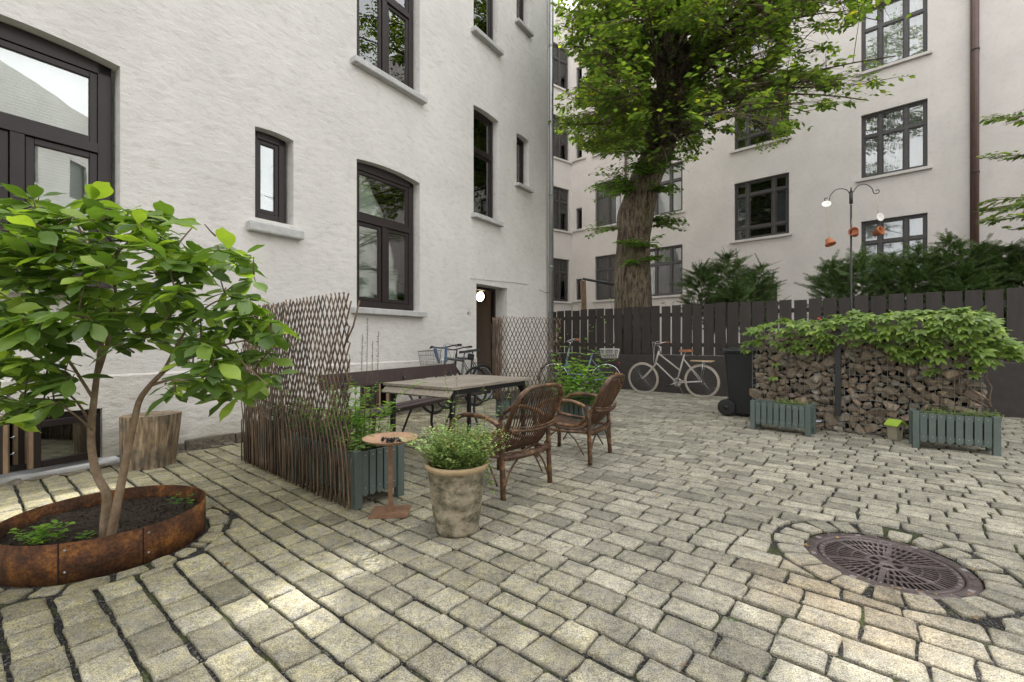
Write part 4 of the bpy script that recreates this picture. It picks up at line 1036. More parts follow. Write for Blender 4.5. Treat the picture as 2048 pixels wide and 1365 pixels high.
# pack by dart throwing with shrinking radii
tries = 0
for rad, cnt in ((.080, 40), (.060, 95), (.045, 170), (.033, 190)):
    k = 0; t_ = 0
    while k < cnt and t_ < 6000:
        t_ += 1; x = rg.uniform(.03, GL-.03); z = rg.uniform(.02, GH-.04)
        rr_ = rad*rg.uniform(.85, 1.15)
        if all((x-a)**2+((z-b)*1.18)**2 > ((rr_+c)*.80)**2 for a, b, c in placed): placed.append((x, z, rr_)); k += 1
print('gabion stones', len(placed))
placed.sort(key=lambda p: -p[2])
back = G()
for i, (x, z, r_) in enumerate(placed):
    me = rocks[i % 26]; sc = r_*2.5
    if i < 295:
        o = link('stone', me, gb, (x, .085+rg.uniform(-.02, .02), z)); o.rotation_euler = (rg.uniform(-.4, .4), rg.uniform(-.9, .9), rg.uniform(0, 6.28)); o.scale = (sc*rg.uniform(.95, 1.3), sc, sc*rg.uniform(.72, .95))
    else:
        Mx = Matrix.Translation((x, .08, z)) @ Euler((rg.random(), rg.uniform(-1, 1), rg.random()*6)).to_matrix().to_4x4() @ Matrix.Diagonal((sc, sc, sc*.85, 1))
        back.add([Mx @ v.co for v in me.vertices], [tuple(p.vertices) for p in me.polygons])
for i in range(520):
    me = rocks[i % 26]; sc = rg.uniform(.10, .19)
    Mx = Matrix.Translation((rg.uniform(.02, GL-.02), rg.uniform(.17, .30), rg.uniform(.03, GH-.03))) @ Euler((rg.random(), rg.random(), rg.random()*6)).to_matrix().to_4x4() @ Matrix.Diagonal((sc, sc, sc*.8, 1))
    back.add([Mx @ v.co for v in me.vertices], [tuple(p.vertices) for p in me.polygons])
tag(obj('stones', back, M['rock'], gb), kind='stuff')
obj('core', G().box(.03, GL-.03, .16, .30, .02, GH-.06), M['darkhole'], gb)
def mesh_panel(x0, x1, name='wire_mesh'):
    g = G(); x = x0
    while x <= x1+.001: g.tube([(x, -.008, .02), (x, -.008, GH)], .003, 4, cap=False); x += .052
    z = .03
    while z <= GH+.001: g.tube([(x0, -.012, z), (x1, -.012, z)], .003, 4, cap=False); z += .10
    for z in (.0,): pass
    for yy in np.arange(0, .34, .1): g.tube([(x0, yy, GH), (x1, yy, GH)], .0022, 4, cap=False)
    for xx in (x0, x1):
        for z in np.arange(.03, GH, .1): g.tube([(xx, 0, z), (xx, .34, z)], .0022, 4, cap=False)
        sp = [(xx+.008*math.cos(a*2.1), -.012+.008*math.sin(a*2.1), .02+GH*a/150) for a in range(150)]; g.tube(sp, .0016, 3, cap=False)
    return obj(name, g, M['wire'], gb)
sx_ = 1.03
mesh_panel(0, sx_-.02); mesh_panel(sx_+.02, GL)
obj('post', G().box(sx_-.075, sx_-.015, -.035, .03, .22, GH+.05), M['steel'], gb)

# ---- creeper: stems and hanging palmate leaves
cv = thing('virginia_creeper', 'bright green creeper with five fingered leaves spilling over the stone gabion', 'creeper', GA, gr_)
def gx(px):  # position along the gabion of a photo column
    t_ = (px-1024)/F_; return (GA.x-t_*GA.y)/(t_*GDIR.y-GDIR.x)
vmesh = []
for i in range(6):
    r = random.Random(i+50); v = VV.copy(); v = v*np.array([r.uniform(.9, 1.1), r.uniform(.9, 1.1), 1]); v[:, 2] += .05*np.sin(v[:, 0]*5+i)+.04*np.cos(v[:, 1]*6)-.10*(v[:, 0]**2+v[:, 1]**2)
    vmesh.append(npmesh('leaf', v, VF, M['leaf_vine']))
rv = random.Random(4)
bot = [(1485, 690), (1500, 715), (1530, 690), (1560, 692), (1590, 700), (1620, 702), (1645, 712), (1670, 690), (1700, 688), (1730, 690), (1760, 690), (1790, 705), (1820, 722), (1850, 728), (1880, 722), (1910, 700), (1940, 715), (1975, 735), (2005, 715), (2040, 722)]
topy = [(1485, 668), (1520, 645), (1560, 634), (1600, 640), (1660, 630), (1700, 620), (1760, 625), (1820, 616), (1880, 618), (1920, 610), (1960, 618), (2000, 640), (2040, 705)]
def interp(T, x):
    for a, b in zip(T, T[1:]):
        if a[0] <= x <= b[0]: return a[1]+(b[1]-a[1])*(x-a[0])/(b[0]-a[0])
    return T[0][1] if x < T[0][0] else T[-1][1]
LL = []
for i in range(600):
    u = rv.random()**.92; px = 1487+u*553
    w = gx(px) if px < 1985 else GL+(px-1985)/55*.32
    Yc = GA.y+GDIR.y*min(w, GL+.2)
    zt, zb = H+(682.5-interp(topy, px))*Yc/F_-.03, H+(682.5-interp(bot, px))*Yc/F_
    face = rv.random() < .62
    if w > GL: y = rv.uniform(-.05, .35); z = zt-rv.random()**1.4*(zt-zb)
    elif face:
        z = zt-.04-(rv.random()**1.25)*(zt-zb-.02); y = -.05-rv.uniform(.0, .09)-(.06 if z > 1.2 else 0)
    else: z = zt-rv.uniform(0, .05)-.0; y = rv.uniform(-.10, .42)
    w += rv.uniform(-.03, .03)
    if w < -.1: continue
    if z < GH and y > -.02 and w < GL: z = GH+.02
    out = Vector((rv.uniform(-.9, .9)+(.6 if w > GL-.1 else 0)-(.4 if w < .1 else 0), -1.0 if (face or w > GL) else rv.uniform(-1, .2), rv.uniform(-.75, -.05) if face else rv.uniform(-.15, .35))).normalized()
    up = Vector((rv.uniform(-.3, .3), -.75 if face else -.2, 1)).normalized()
    LL.append((Vector((w, y, z)), out, up, rv.uniform(.075, .118)*(1.15 if px > 1750 else 1)))
for (px, py) in ((1552, 728), (1550, 755), (1546, 756), (1838, 700), (1810, 698), (1790, 715), (1830, 720), (1850, 705), (1960, 738), (1950, 730), (1985, 725), (1918, 728), (1855, 745), (1870, 740), (1945, 750)):
    w = gx(px) if px < 1980 else GL+.02; Yc = GA.y+GDIR.y*w
    for _ in range(1 if px < 1600 else 2): LL.append((Vector((w, -.05, H+(682.5-py)*Yc/F_)), Vector((rv.uniform(-.5, .5), -.8, -.5)).normalized(), Vector((0, -.8, 1)).normalized(), rv.uniform(.07, .09)))
LL.sort(key=lambda l: l[0].y-(.3 if l[0].z > 1.2 else 0)-l[3])
for i, (p, d, u, s_) in enumerate(LL[:296]):
    o = link('leaf', vmesh[i % 6], cv, p); fm = frames(np.array([tuple(d)]), np.array([tuple(u)]))[0]
    o.rotation_euler = Matrix(fm.tolist()).to_euler(); o.scale = (s_, s_, s_)
r_ = LL[296:]
leafmesh('leaves', [l[0] for l in r_], [l[1] for l in r_], [l[2] for l in r_], [l[3] for l in r_], M['leaf_vine'], cv, VV, VF)
for (px, py) in ((1672, 655), (1640, 636)):
    w = gx(px); Yc = GA.y+GDIR.y*w; P = Vector((w, -.15, H+(682.5-py)*(Yc-.1)/F_))
    leafmesh('red_leaf', [P, P+Vector((.02, 0, -.02))], [Vector((.5, -1, -.4)), Vector((-.6, -1, 0))], [Vector((0, -.5, 1))]*2, [.06, .05], M['redleaf'], cv, LV, LF)
def stem(pxs, y=-.03, r=(.008, .003), parent=cv):
    pts = []
    for px, py in pxs: w = gx(px); Yc = GA.y+GDIR.y*w; pts.append(Vector((w+rv.uniform(-.006, .006), y, H+(682.5-py)*Yc/F_)))
    # smooth
    Q = []
    for a, b in zip(pts, pts[1:]): Q += [a+(b-a)*k/3 for k in range(3)]
    Q.append(pts[-1]); obj('stem', G().tube(Q, list(r), 5), M['twig'], parent)
stem([(1566, 796), (1570, 775), (1575, 745), (1578, 715), (1572, 690)]); stem([(1562, 796), (1556, 775), (1548, 760), (1550, 735)], r=(.006, .003))
stem([(1983, 815), (1975, 800), (1950, 785), (1925, 760), (1915, 735), (1935, 715)], r=(.010, .005)); stem([(1975, 815), (1955, 802), (1920, 785), (1918, 760), (1922, 730), (1912, 700)], r=(.009, .004))
stem([(1979, 812), (1978, 790), (1982, 775), (1972, 755), (1980, 735)], r=(.007, .004)); stem([(1760, 690), (1800, 675), (1850, 700)], y=-.05); stem([(1510, 755), (1535, 770), (1555, 780)], y=-.03, r=(.005, .002))

# ================================================================== SLATTED PLANTERS
def make_planter(L, Wd, Hh, label, loc, rotz, group='green slatted planter boxes', slats=8, side=5):
    t = thing('planter_box', label, 'planter', loc, rotz, group); rp = random.Random(int(L*1000))
    for x in (0, L-.055):
        for y in (0, Wd-.055): obj('leg', G().box(x, x+.055, y, y+.055, 0, Hh), M['green'], t, bevel=.003)
    def slat(w, h):
        poly = [(0, .0), (0, -h+w/2)]+[(w/2-w/2*math.cos(a), -h+w/2-w/2*math.sin(a)) for a in [PI*k/8 for k in range(1, 8)]]+[(w, -h+w/2), (w, 0)]
        return poly
    def wall(n, length, org, ang):
        p = (length-.11)/n; w = p*.80
        Mx = Matrix.Translation(org) @ Matrix.Rotation(ang, 4, 'Z') @ Matrix(((1, 0, 0, 0), (0, 0, 1, 0), (0, 1, 0, 0), (0, 0, 0, 1)))
        pol = slat(w, Hh-.085)
        for i in range(n):
            g = G(); g.prism([(x+.055+p*i+p*.1, z+Hh-.012) for x, z in pol], 0, .018, M=Mx)
            for zz in (Hh-.04, .13):
                g.lathe([(0, 0), (.004, .001), (.004, .004)], 6, M=Mx @ Matrix.Translation((.055+p*i+p*.5, zz, -.002)), mi=1)
            obj('slat', g, [M['green'], M['screw']], t)
    wall(slats, L, (0, .012, 0), 0); wall(side, Wd, (L-.012, 0, 0), PI/2); wall(side, Wd, (.012, Wd, 0), -PI/2); wall(slats, L, (L, Wd-.012, 0), PI)
    for (a, b, c, d) in ((.05, L-.05, .03, .045), (.05, L-.05, Wd-.045, Wd-.03), (.03, .045, .05, Wd-.05), (L-.045, L-.03, .05, Wd-.05)): obj('rail', G().box(a, b, c, d, Hh-.07, Hh-.015).box(a, b, c, d, .09, .14), M['green'], t)
    obj('liner', G().box(.046, L-.046, .046, Wd-.046, .10, Hh-.045), M['soil'], t)
    return t
r1a, r1b = gnd(1503, 858.5), gnd(1618, 873.5); r2a, r2b = gnd(1829, 896), gnd(1998, 913)
a1 = math.atan2((r1b-r1a).y, (r1b-r1a).x); L1 = (r1b-r1a).length+.03
a2 = math.atan2((r2b-r2a).y, (r2b-r2a).x); L2 = (r2b-r2a).length+.03
print('planters', L1, L2)
make_planter(L1, .27, .375, 'grey green slatted planter box in front of the gabion beside the bin', r1a-Vector((.02, 0, 0)), a1)
make_planter(L2, .29, .39, 'grey green slatted planter box in front of the right end of the gabion', r2a-Vector((.02, 0, 0)), a2)
# two planters behind the lattice at the left, one behind the lattice by the bicycles
LA = Vector((-1.088, 3.055, 0)); LB = Vector((-2.555, 4.315, 0)); LD = (LB-LA).normalized(); la = math.atan2(LD.y, LD.x); LN = Vector((LD.y, -LD.x, 0))  # LN away from camera side
if LN.dot(Vector((.7, .716, 0))) < 0: LN = -LN
make_planter(.40, .92, .395, 'grey green slatted planter box beside the rusty fire bowl', LA+LN*.04-LD*.0+LN*0, la-PI/2, slats=5, side=8)
make_planter(.40, .90, .395, 'grey green slatted planter box hidden behind the far half of the long lattice', LA+LN*.04+LD*.96, la-PI/2, slats=5, side=8)

def herb(parent, name, mat, spots, hgt, leaf, seed, per=14, lean=.35, tv=None, tf=None, stalkmat='stalk', pairs=True, flower=0.0, droop=0.0, width=.004):
    """upright leafy stems; spots = [(x, y, z)] bases"""
    rr = random.Random(seed); tw = G(); P, D, U, S_ = [], [], [], []; FP_, FD_ = [], []
    for (x, y, z) in spots:
        h = hgt*rr.uniform(.55, 1.15); d = Vector((rr.uniform(-lean, lean), rr.uniform(-lean, lean), 1)).normalized(); pts = []; n = per
        c = Vector((rr.uniform(-.3, .3), rr.uniform(-.3, .3), -droop))
        for i in range(n+1):
            k = i/n; q = Vector((x, y, z))+d*h*k+c*h*k*k; pts.append(q)
            if i > 1:
                a = i*1.57+rr.uniform(-.4, .4)
                for s_ in (0, PI):
                    o = Vector((math.cos(a+s_), math.sin(a+s_), rr.uniform(-.1, .5))).normalized(); P.append(q); D.append(o); U.append(Vector((rr.uniform(-.4, .4), rr.uniform(-.4, .4), 1))); S_.append(leaf*rr.uniform(.6, 1.2)*(1-.35*k))
        tw.tube(pts[::2]+[pts[-1]], [width*.5, width*.2], 3, cap=False)
        if rr.random() < flower:
            e = pts[-1]
            for j in range(10): FP_.append(e+d*(.006*j)); FD_.append(Vector((rr.uniform(-1, 1), rr.uniform(-1, 1), .5)))
    leafmesh('foliage' if name == 'plant' else name, P, D, U, S_, mat, parent, tv, tf)
    obj('stems', tw, M[stalkmat], parent)['kind'] = 'stuff'
    if FP_: leafmesh('blossom', FP_, FD_, [Vector((0, 0, 1))]*len(FP_), [.012]*len(FP_), M['seed'], parent)
def plant(name, label, cat, loc, rotz, *a, **k):
    t = thing(name, label, cat, loc, rotz, k.pop('group', None)); herb(t, 'plant', *a, **k); return t
rp = random.Random(12)
plant('ground_cover', 'low green sprigs growing in the planter box by the bin', 'plant', r1a, a1, M['leaf_herb'], [(rp.uniform(L1*.38, L1*.95), rp.uniform(.05, .24), .33) for _ in range(70)], .085, .022, 1, 8, .6)
plant('ground_cover', 'low feathery green sprigs filling the right hand planter box', 'plant', r2a, a2, M['leaf_herb'], [(rp.uniform(L2*.15, L2*1.02), rp.uniform(.03, .27), .34) for _ in range(120)], .10, .022, 2, 8, .7)
# small things by the gabion
bw = thing('white_dish', 'small shallow white dish on a stone at the foot of the gabion', 'dish', gnd(1640, 866)+Vector((0, .12, .10)))
obj('dish', G().lathe([(0, .012), (.05, .012), (.085, .03), (.088, .034), (.05, .004), (0, .0)], 20), M['bluewhite'], bw)
rk = link('resting_stone', rocks[3], None, gnd(1640, 866)+Vector((0, .12, .055))); rk.scale = (.17, .13, .11); tag(rk, 'flat brown stone carrying the small white dish', 'stone')
bhp = gnd(1790, 880)
bh = thing('bird_house', 'small beige toy house with square window and lime green roof by the gabion', 'toy house', bhp, .35)
g = G(); Mx = Matrix(((1, 0, 0, 0), (0, 0, 1, 0), (0, 1, 0, 0), (0, 0, 0, 1)))
g.prism([(-.045, 0), (.045, 0), (.070, .18), (0, .225), (-.070, .18)], -.05, .05, M=Mx); obj('body', g, M['khaki'], bh, bevel=.003)
obj('opening', G().box(-.022, .022, -.053, -.049, .115, .158), M['darkhole'], bh)
ring(g := G(), -.027, .027, .110, .163, .006, -.056, -.049); obj('opening_frame', g, M['khaki'], bh)
obj('roof', G().prism([(-.085, .165), (0, .222), (.09, .165), (.09, .180), (0, .240), (-.085, .180)], -.075, .07, M=Mx), M['lime'], bh, bevel=.002)

# ================================================================== POLE WITH HANGING POTS
pY = 5.75; pp = at(1702, pY); sc_ = pY/F_
def pz(py): return H+(682.5-py)*sc_
def pxo(px): return (px-1702)*sc_
po = thing('shepherd_hook_pole', 'black wrought iron double hook pole rising behind the gabion', 'pole', pp)
obj('pole', G().tube([(0, 0, 0), (0, 0, pz(410))], .011, 8).tube([(0, 0, pz(408)), (0, 0, pz(386))], .020, 8), M['iron'], po)
obj('finial', G().lathe([(0.0, 0), (.017, .005), (.012, .03), (.006, .055), (.009, .062), (0, .075)], 10, (0, 0, pz(386))), M['iron'], po)
def arc(pts): return [Vector((pxo(x), 0, pz(y))) for x, y in pts]
def smooth(P, k=4):
    out = []
    for i in range(len(P)-1):
        p0, p1, p2, p3 = P[max(i-1, 0)], P[i], P[i+1], P[min(i+2, len(P)-1)]
        for j in range(k):
            t = j/k; out.append(.5*((2*p1)+(p2-p0)*t+(2*p0-5*p1+4*p2-p3)*t*t+(3*p1-p0-3*p2+p3)*t**3))
    out.append(P[-1]); return out
obj('hook', G().tube(smooth(arc([(1700, 389), (1694, 381), (1683, 378), (1672, 380), (1663, 388), (1659, 396), (1658, 402), (1654, 404), (1649, 401), (1650, 397), (1655, 397)])), .0055, 6), M['iron'], po)
obj('hook', G().tube(smooth(arc([(1706, 385), (1714, 374), (1725, 369), (1736, 371), (1744, 378), (1747, 386), (1752, 388), (1758, 385), (1757, 380), (1751, 382)])), .0055, 6), M['iron'], po)
def pot_small(px, py, tilt, azi, label, r=.055, h=.095):
    t = thing('clay_pot', label, 'pot', pp+Vector((pxo(px), -.02, pz(py))), 0, 'clay pots hanging from the pole')
    Mx = Euler((tilt, 0, azi)).to_matrix().to_4x4()
    pr_ = [(0, -h/2), (r*.62, -h/2), (r*.86, h*.22), (r*1.0, h*.24), (r*1.04, h/2), (r*.92, h/2), (r*.80, h*.15), (r*.55, -h*.42), (0, -h*.42)]
    obj('pot_shell', G().lathe(pr_, 20, M=Mx), M['terra'], t)
    obj('inside', G().lathe([(0, h*.10), (r*.80, h*.10)], 20, M=Mx), M['terra'], t); return t
pot_small(1657, 485, R(160), .3, 'clay pot hanging upside down from the left hook of the pole', .058, .08)
pot_small(1706, 467, R(70), R(-52), 'middle clay pot hanging sideways against the black pole')
pot_small(1753, 465, R(72), R(18), 'clay pot hanging sideways from the right hook of the pole')
def saucer(px, py, tilt, azi, label, r=.052):
    t = thing('saucer', label, 'saucer', pp+Vector((pxo(px), -.03, pz(py))), 0, 'white enamel saucers hanging from the pole'); Mx = Euler((tilt, 0, azi)).to_matrix().to_4x4()
    obj('bowl', G().lathe([(0, 0), (r*.5, 0), (r*.95, .018), (r, .020), (r*.9, .024), (r*.45, .008), (0, .008)], 22, M=Mx), M['white'], t); return t
saucer(1649, 412, R(62), R(-30), 'white enamel saucer hanging tilted under the left hook')
saucer(1754, 437, R(88), R(5), 'white enamel saucer hanging above the right clay pot'); 
for (pts, lab) in ((((1655, 402), (1656, 440), (1656, 480)), 'pale cord tied down from the left hook to its clay pot'), (((1753, 390), (1752, 405), (1755, 430)), 'looped pale cord hanging from the right hook to the saucer'), (((1702, 388), (1704, 430), (1699, 458)), 'thin pale cord holding the middle clay pot on the pole')):
    o = obj('cord', G().tube([Vector((pxo(x), -.012, pz(y))) for x, y in pts], .0035 if 'thin' not in lab else .0022, 5), M['string'], None, pp); tag(o, lab, 'cord', 'cords on the hook pole')
# small black bird ring half way up the pole
obj('wire_basket', G().tube([Vector((.06+.07*math.cos(a), .0+.05*math.sin(a), pz(548))) for a in np.linspace(0, 2*PI, 16)], .003, 4).tube([Vector((.06+.05*math.cos(a), .0+.04*math.sin(a), pz(556))) for a in np.linspace(0, 2*PI, 16)], .003, 4), M['iron'], po)

# ================================================================== WHEELIE BIN
bp = Vector((3.62, 7.05, 0)); bi = thing('wheelie_bin', 'black two wheeled rubbish bin standing left of the gabion', 'bin', bp, R(-38))
def frust(g, x0, y0, X0, Y0, z0, z1, cx=0, cy=0):
    vs = [(cx-x0, cy-y0, z0), (cx+x0, cy-y0, z0), (cx+x0, cy+y0, z0), (cx-x0, cy+y0, z0), (-X0, -Y0, z1), (X0, -Y0, z1), (X0, Y0, z1), (-X0, Y0, z1)]
    g.add(vs, [(0, 3, 2, 1), (4, 5, 6, 7), (0, 1, 5, 4), (1, 2, 6, 5), (2, 3, 7, 6), (3, 0, 4, 7)])
g = G(); frust(g, .19, .20, .245, .27, .03, .96); obj('body', g, M['plastic'], bi, bevel=.02)
g = G(); g.box(-.265, .265, -.29, .29, .955, 1.0); obj('rim', g, M['plastic'], bi, bevel=.012)
g = G(); frust(g, .27, .30, .22, .24, 1.0, 1.05); g.box(-.22, .22, -.34, -.28, .985, 1.015); obj('lid', g, M['plastic'], bi, bevel=.012)
obj('handle', G().tube([(-.25, -.1, 1.0), (-.33, -.1, 1.02), (-.33, .1, 1.02), (-.25, .1, 1.0)], .014, 8), M['plastic'], bi)
for yy in (-.27, .23):
    Mx = Matrix.Rotation(R(90), 4, 'X'); w = obj('wheel', G().lathe([(.03, -.025), (.10, -.025), (.125, -.018), (.13, 0), (.125, .018), (.10, .025), (.03, .025)], 24, (-.22, yy+.02, .13), M=Mx), M['black'], bi)
    obj('hub', G().lathe([(0, .03), (.035, .028), (.04, -.028), (0, -.03)], 14, (-.22, yy+.02, .13), M=Mx), M['plastic'], w)
# ================================================================== STEEL RING PLANTER AND SHRUB
ct = thing('steel_planter', 'rusty round corten steel planter ring holding the multi stemmed shrub', 'planter', CT)
obj('ring_wall', G().lathe([(CR-.004, -.015), (CR, -.015), (CR, .18), (CR-.004, .18), (CR-.006, .10), (CR-.006, -.0)], 72), M['corten'], ct)
for an in (-1.25, -.55, .9, 2.6, 4.2):
    c_, s_ = math.cos(an), math.sin(an); g = G(); Mx = Matrix.Rotation(an, 4, 'Z') @ Matrix.Translation((CR, 0, 0))
    g.box(-.001, .0025, -.004, .0, -.01, .178, M=Mx); obj('joint', g, M['darkhole'], ct)
    for zz in (.04, .145):
        obj('rivet', G().lathe([(.006, 0), (.004, .003), (0, .004)], 8, M=Mx @ Matrix.Translation((0, .022, zz)) @ Matrix.Rotation(R(90), 4, 'Y')), M['galv'], ct)
g = G(); vs = []; n = 26
for i in range(n+1):
    for j in range(n+1):
        x = (i/n*2-1)*CR*.985; y = (j/n*2-1)*CR*.985; r_ = math.hypot(x, y)
        if r_ > CR*.98: x *= CR*.98/r_; y *= CR*.98/r_
        vs.append((x, y, .10+.02*noise.noise(Vector((x*6, y*6, 1)))+.012*noise.noise(Vector((x*22, y*22, 4)))+.02*(1-r_/CR)))
g.add(vs, [(i*(n+1)+j, (i+1)*(n+1)+j, (i+1)*(n+1)+j+1, i*(n+1)+j+1) for i in range(n) for j in range(n)], 0, True)
so = tag(obj('soil', g, M['soil'], None, CT), kind='stuff')
cr2 = random.Random(2); g = G()
for _ in range(420):
    a = cr2.uniform(0, 2*PI); r_ = CR*.93*math.sqrt(cr2.random()); s_ = cr2.uniform(.004, .012); me = rocks[cr2.randrange(20)]
    Mx = Matrix.Translation((r_*math.cos(a), r_*math.sin(a), .118)) @ Euler((cr2.random()*6, cr2.random()*6, 0)).to_matrix().to_4x4() @ Matrix.Diagonal((s_*2, s_, s_, 1)); g.add([Mx @ v.co for v in me.vertices], [tuple(p.vertices) for p in me.polygons])
tag(obj('soil_crumbs', g, M['soil'], None, CT), kind='stuff')

mg = thing('magnolia_shrub', 'large leafy green shrub with two tan stems growing in the rusty steel ring', 'shrub', CT)
def mp(px, py, Y): return at(px, Y, ztop(py, Y))-CT
def limb(pts, r, name='stem', par=None):
    P = smooth([mp(*p) for p in pts], 5); r = (r[0]*.68, r[1]*.68); o = obj(name, G().tube(P, [r[0]+(r[1]-r[0])*i/(len(P)-1) for i in range(len(P))], 9), M['magtrunk'], par or mg); return P
S1 = limb([(208, 1078, 2.40), (210, 1040, 2.40), (213, 990, 2.40), (196, 955, 2.42), (184, 905, 2.44), (183, 850, 2.46), (188, 800, 2.48), (194, 750, 2.48), (202, 690, 2.5), (196, 640, 2.5)], (.034, .017))
S2 = limb([(222, 1074, 2.38), (234, 1010, 2.36), (246, 950, 2.35), (258, 890, 2.36), (270, 835, 2.38), (280, 800, 2.38), (300, 772, 2.36), (326, 745, 2.32)], (.032, .016))
S3 = limb([(197, 745, 2.48), (207, 715, 2.46), (222, 660, 2.42), (232, 600, 2.40), (225, 540, 2.4)], (.017, .009))
br = []
def branch(pts, r=(.012, .005)): br.append(limb(pts, r, 'branch'))
branch([(202, 690, 2.5), (180, 660, 2.52), (150, 620, 2.55), (110, 590, 2.6), (60, 570, 2.6)]); branch([(196, 640, 2.5), (200, 590, 2.55), (190, 530, 2.6), (200, 480, 2.6)]); branch([(225, 540, 2.4), (240, 500, 2.3), (280, 470, 2.25)])
branch([(326, 745, 2.32), (360, 725, 2.25), (410, 705, 2.2), (450, 690, 2.15), (500, 680, 2.15)]); branch([(326, 745, 2.32), (350, 700, 2.4), (380, 650, 2.45), (420, 610, 2.5), (470, 590, 2.5)]); branch([(300, 772, 2.36), (340, 760, 2.3), (370, 760, 2.2), (420, 740, 2.1)])
branch([(222, 660, 2.42), (280, 620, 2.4), (330, 560, 2.4), (350, 500, 2.4), (385, 455, 2.4)]); branch([(183, 850, 2.46), (150, 800, 2.5), (100, 770, 2.45), (50, 770, 2.4)], (.010, .004)); branch([(188, 800, 2.48), (120, 700, 2.3), (60, 680, 2.2), (0, 690, 2.1)])
branch([(202, 690, 2.5), (230, 640, 2.7), (290, 600, 2.8), (350, 590, 2.85)]); branch([(110, 590, 2.6), (80, 520, 2.5), (50, 460, 2.4)]); branch([(190, 530, 2.6), (160, 460, 2.5), (140, 420, 2.4)]); branch([(330, 560, 2.4), (400, 540, 2.3), (440, 510, 2.3)])
branch([(60, 680, 2.2), (20, 600, 2.2), (-60, 560, 2.2)], (.008, .004)); branch([(60, 570, 2.6), (0, 520, 2.7), (-60, 480, 2.7)], (.008, .004)); branch([(100, 770, 2.45), (60, 790, 2.3), (20, 770, 2.2)], (.007, .004))
branch([(184, 860, 2.44), (150, 830, 2.3), (100, 800, 2.2), (40, 800, 2.1)], (.008, .004)); branch([(450, 690, 2.15), (490, 730, 2.1), (535, 770, 2.1)], (.006, .003)); branch([(410, 705, 2.2), (400, 750, 2.15), (440, 780, 2.1)], (.006, .003)); branch([(50, 770, 2.4), (0, 800, 2.3), (-60, 800, 2.3)], (.006, .003))
skel = [p for B in br+[S1[len(S1)//2:], S2[-12:], S3] for p in B]
MS = [(-140, 400), (-20, 395), (40, 385), (62, 375), (100, 400), (130, 415), (178, 378), (205, 400), (240, 420), (272, 400), (300, 415), (340, 430), (380, 428), (440, 450), (420, 480), (470, 500), (512, 510), (505, 545), (530, 570), (548, 610), (560, 620), (578, 690), (550, 710), (560, 745), (585, 780), (560, 815), (525, 815), (490, 790), (462, 800), (430, 815), (395, 800), (350, 790), (325, 770), (335, 700), (300, 690), (285, 650), (255, 690), (235, 740), (205, 735), (165, 690), (160, 760), (165, 800), (140, 820), (80, 840), (20, 850), (-140, 860)]
VOID = [(258, 725, 30), (130, 690, 16), (300, 655, 12), (250, 570, 8)]
rm = random.Random(31); tips = []
def near_skel(p): return min(skel, key=lambda q: (q-p).length_squared)
tw = G(); MP, MD, MU, MSz = [], [], [], []
tries = 0
while len(tips) < 250 and tries < 30000:
    tries += 1
    px, py = rm.uniform(-130, 580), rm.uniform(385, 845); Y = rm.choice((rm.uniform(1.95, 2.3), rm.uniform(1.95, 2.95)))
    if px > 460: Y = rm.uniform(2.05, 2.5)
    if not in_poly(px, py, MS): continue
    if any((px-a)**2+(py-b)**2 < c*c for a, b, c in VOID): continue
    p = mp(px, py, Y)
    if any((p-q).length < .088 for q in tips): continue
    q = near_skel(p)
    if (q-p).length > (.36 if 0 < px else .6): continue
    tips.append(p); skel.append(p.lerp(q, .35))
for p in tips:
    q = near_skel(p+Vector((0, 0, -.08))); mid = (p+q)/2+Vector((0, 0, rm.uniform(-.02, .04))); P = bezier(q, mid, p, 5); tw.tube(P, [.0045, .0022], 4, cap=False)
    d = ((p-q).normalized()+Vector((0, 0, .5))).normalized(); n = rm.choice((6, 7, 8, 9)); a0 = rm.uniform(0, 6.28); prj = proj(p+CT); high = prj[1] < 560
    for k in range(n):
        a = a0+k*2*PI/n+rm.uniform(-.25, .25); el = rm.uniform(-.45, .75) if high else rm.uniform(-.85, .25)
        o = Vector((math.cos(a), math.sin(a), el)).normalized(); s_ = rm.uniform(.085, .170)
        e_ = proj(p+CT+o*s_*.9)
        if not in_poly(e_[0], e_[1], MS) and rm.random() < .75: continue
        MP.append(p-d*rm.uniform(0, .03)); MD.append(o); MU.append(Vector((rm.uniform(-.6, .6), rm.uniform(-.9, .4), 1))); MSz.append(s_)
    for k in range(3):
        b0 = P[2].lerp(P[5], k/3); a = rm.uniform(0, 6.28); o = Vector((math.cos(a), math.sin(a), rm.uniform(-.6, .1))).normalized(); s_ = rm.uniform(.08, .13); e_ = proj(b0+CT+o*s_)
        if in_poly(e_[0], e_[1], MS): MP.append(b0); MD.append(o); MU.append(Vector((rm.uniform(-.4, .4), rm.uniform(-.4, .4), 1))); MSz.append(s_)
def big_leaf(seed):
    r = random.Random(seed); ny = 9; v = []; f = []; w = r.uniform(.20, .245); ph = r.uniform(0, 6); dr = r.uniform(.05, .22); wav = r.uniform(.012, .03); curl = r.uniform(.08, .22)
    for i in range(ny):
        y = i/(ny-1); yy = .10+.90*y; wd = w*math.sin(PI*min(1, y**1.2*.93+.03))**.9*(1 if y < .8 else .62)
        if i == 0: wd = .008
        if i == ny-1: wd = .004
        z = -dr*yy*yy
        for k, u in enumerate((-1, -.5, 0, .5, 1)): v.append((u*wd, yy, z+curl*wd*abs(u)**1.2+wav*math.sin(ph+y*9+u*2)*abs(u)))
    for i in range(ny-1):
        for k in range(4): a = i*5+k; f += [(a, a+1, a+6), (a, a+6, a+5)]
    b = len(v); v += [(-.006, 0, 0), (.006, 0, 0)]; f += [(b, b+1, 3), (b, 3, 1)]
    return np.array(v), np.array(f)
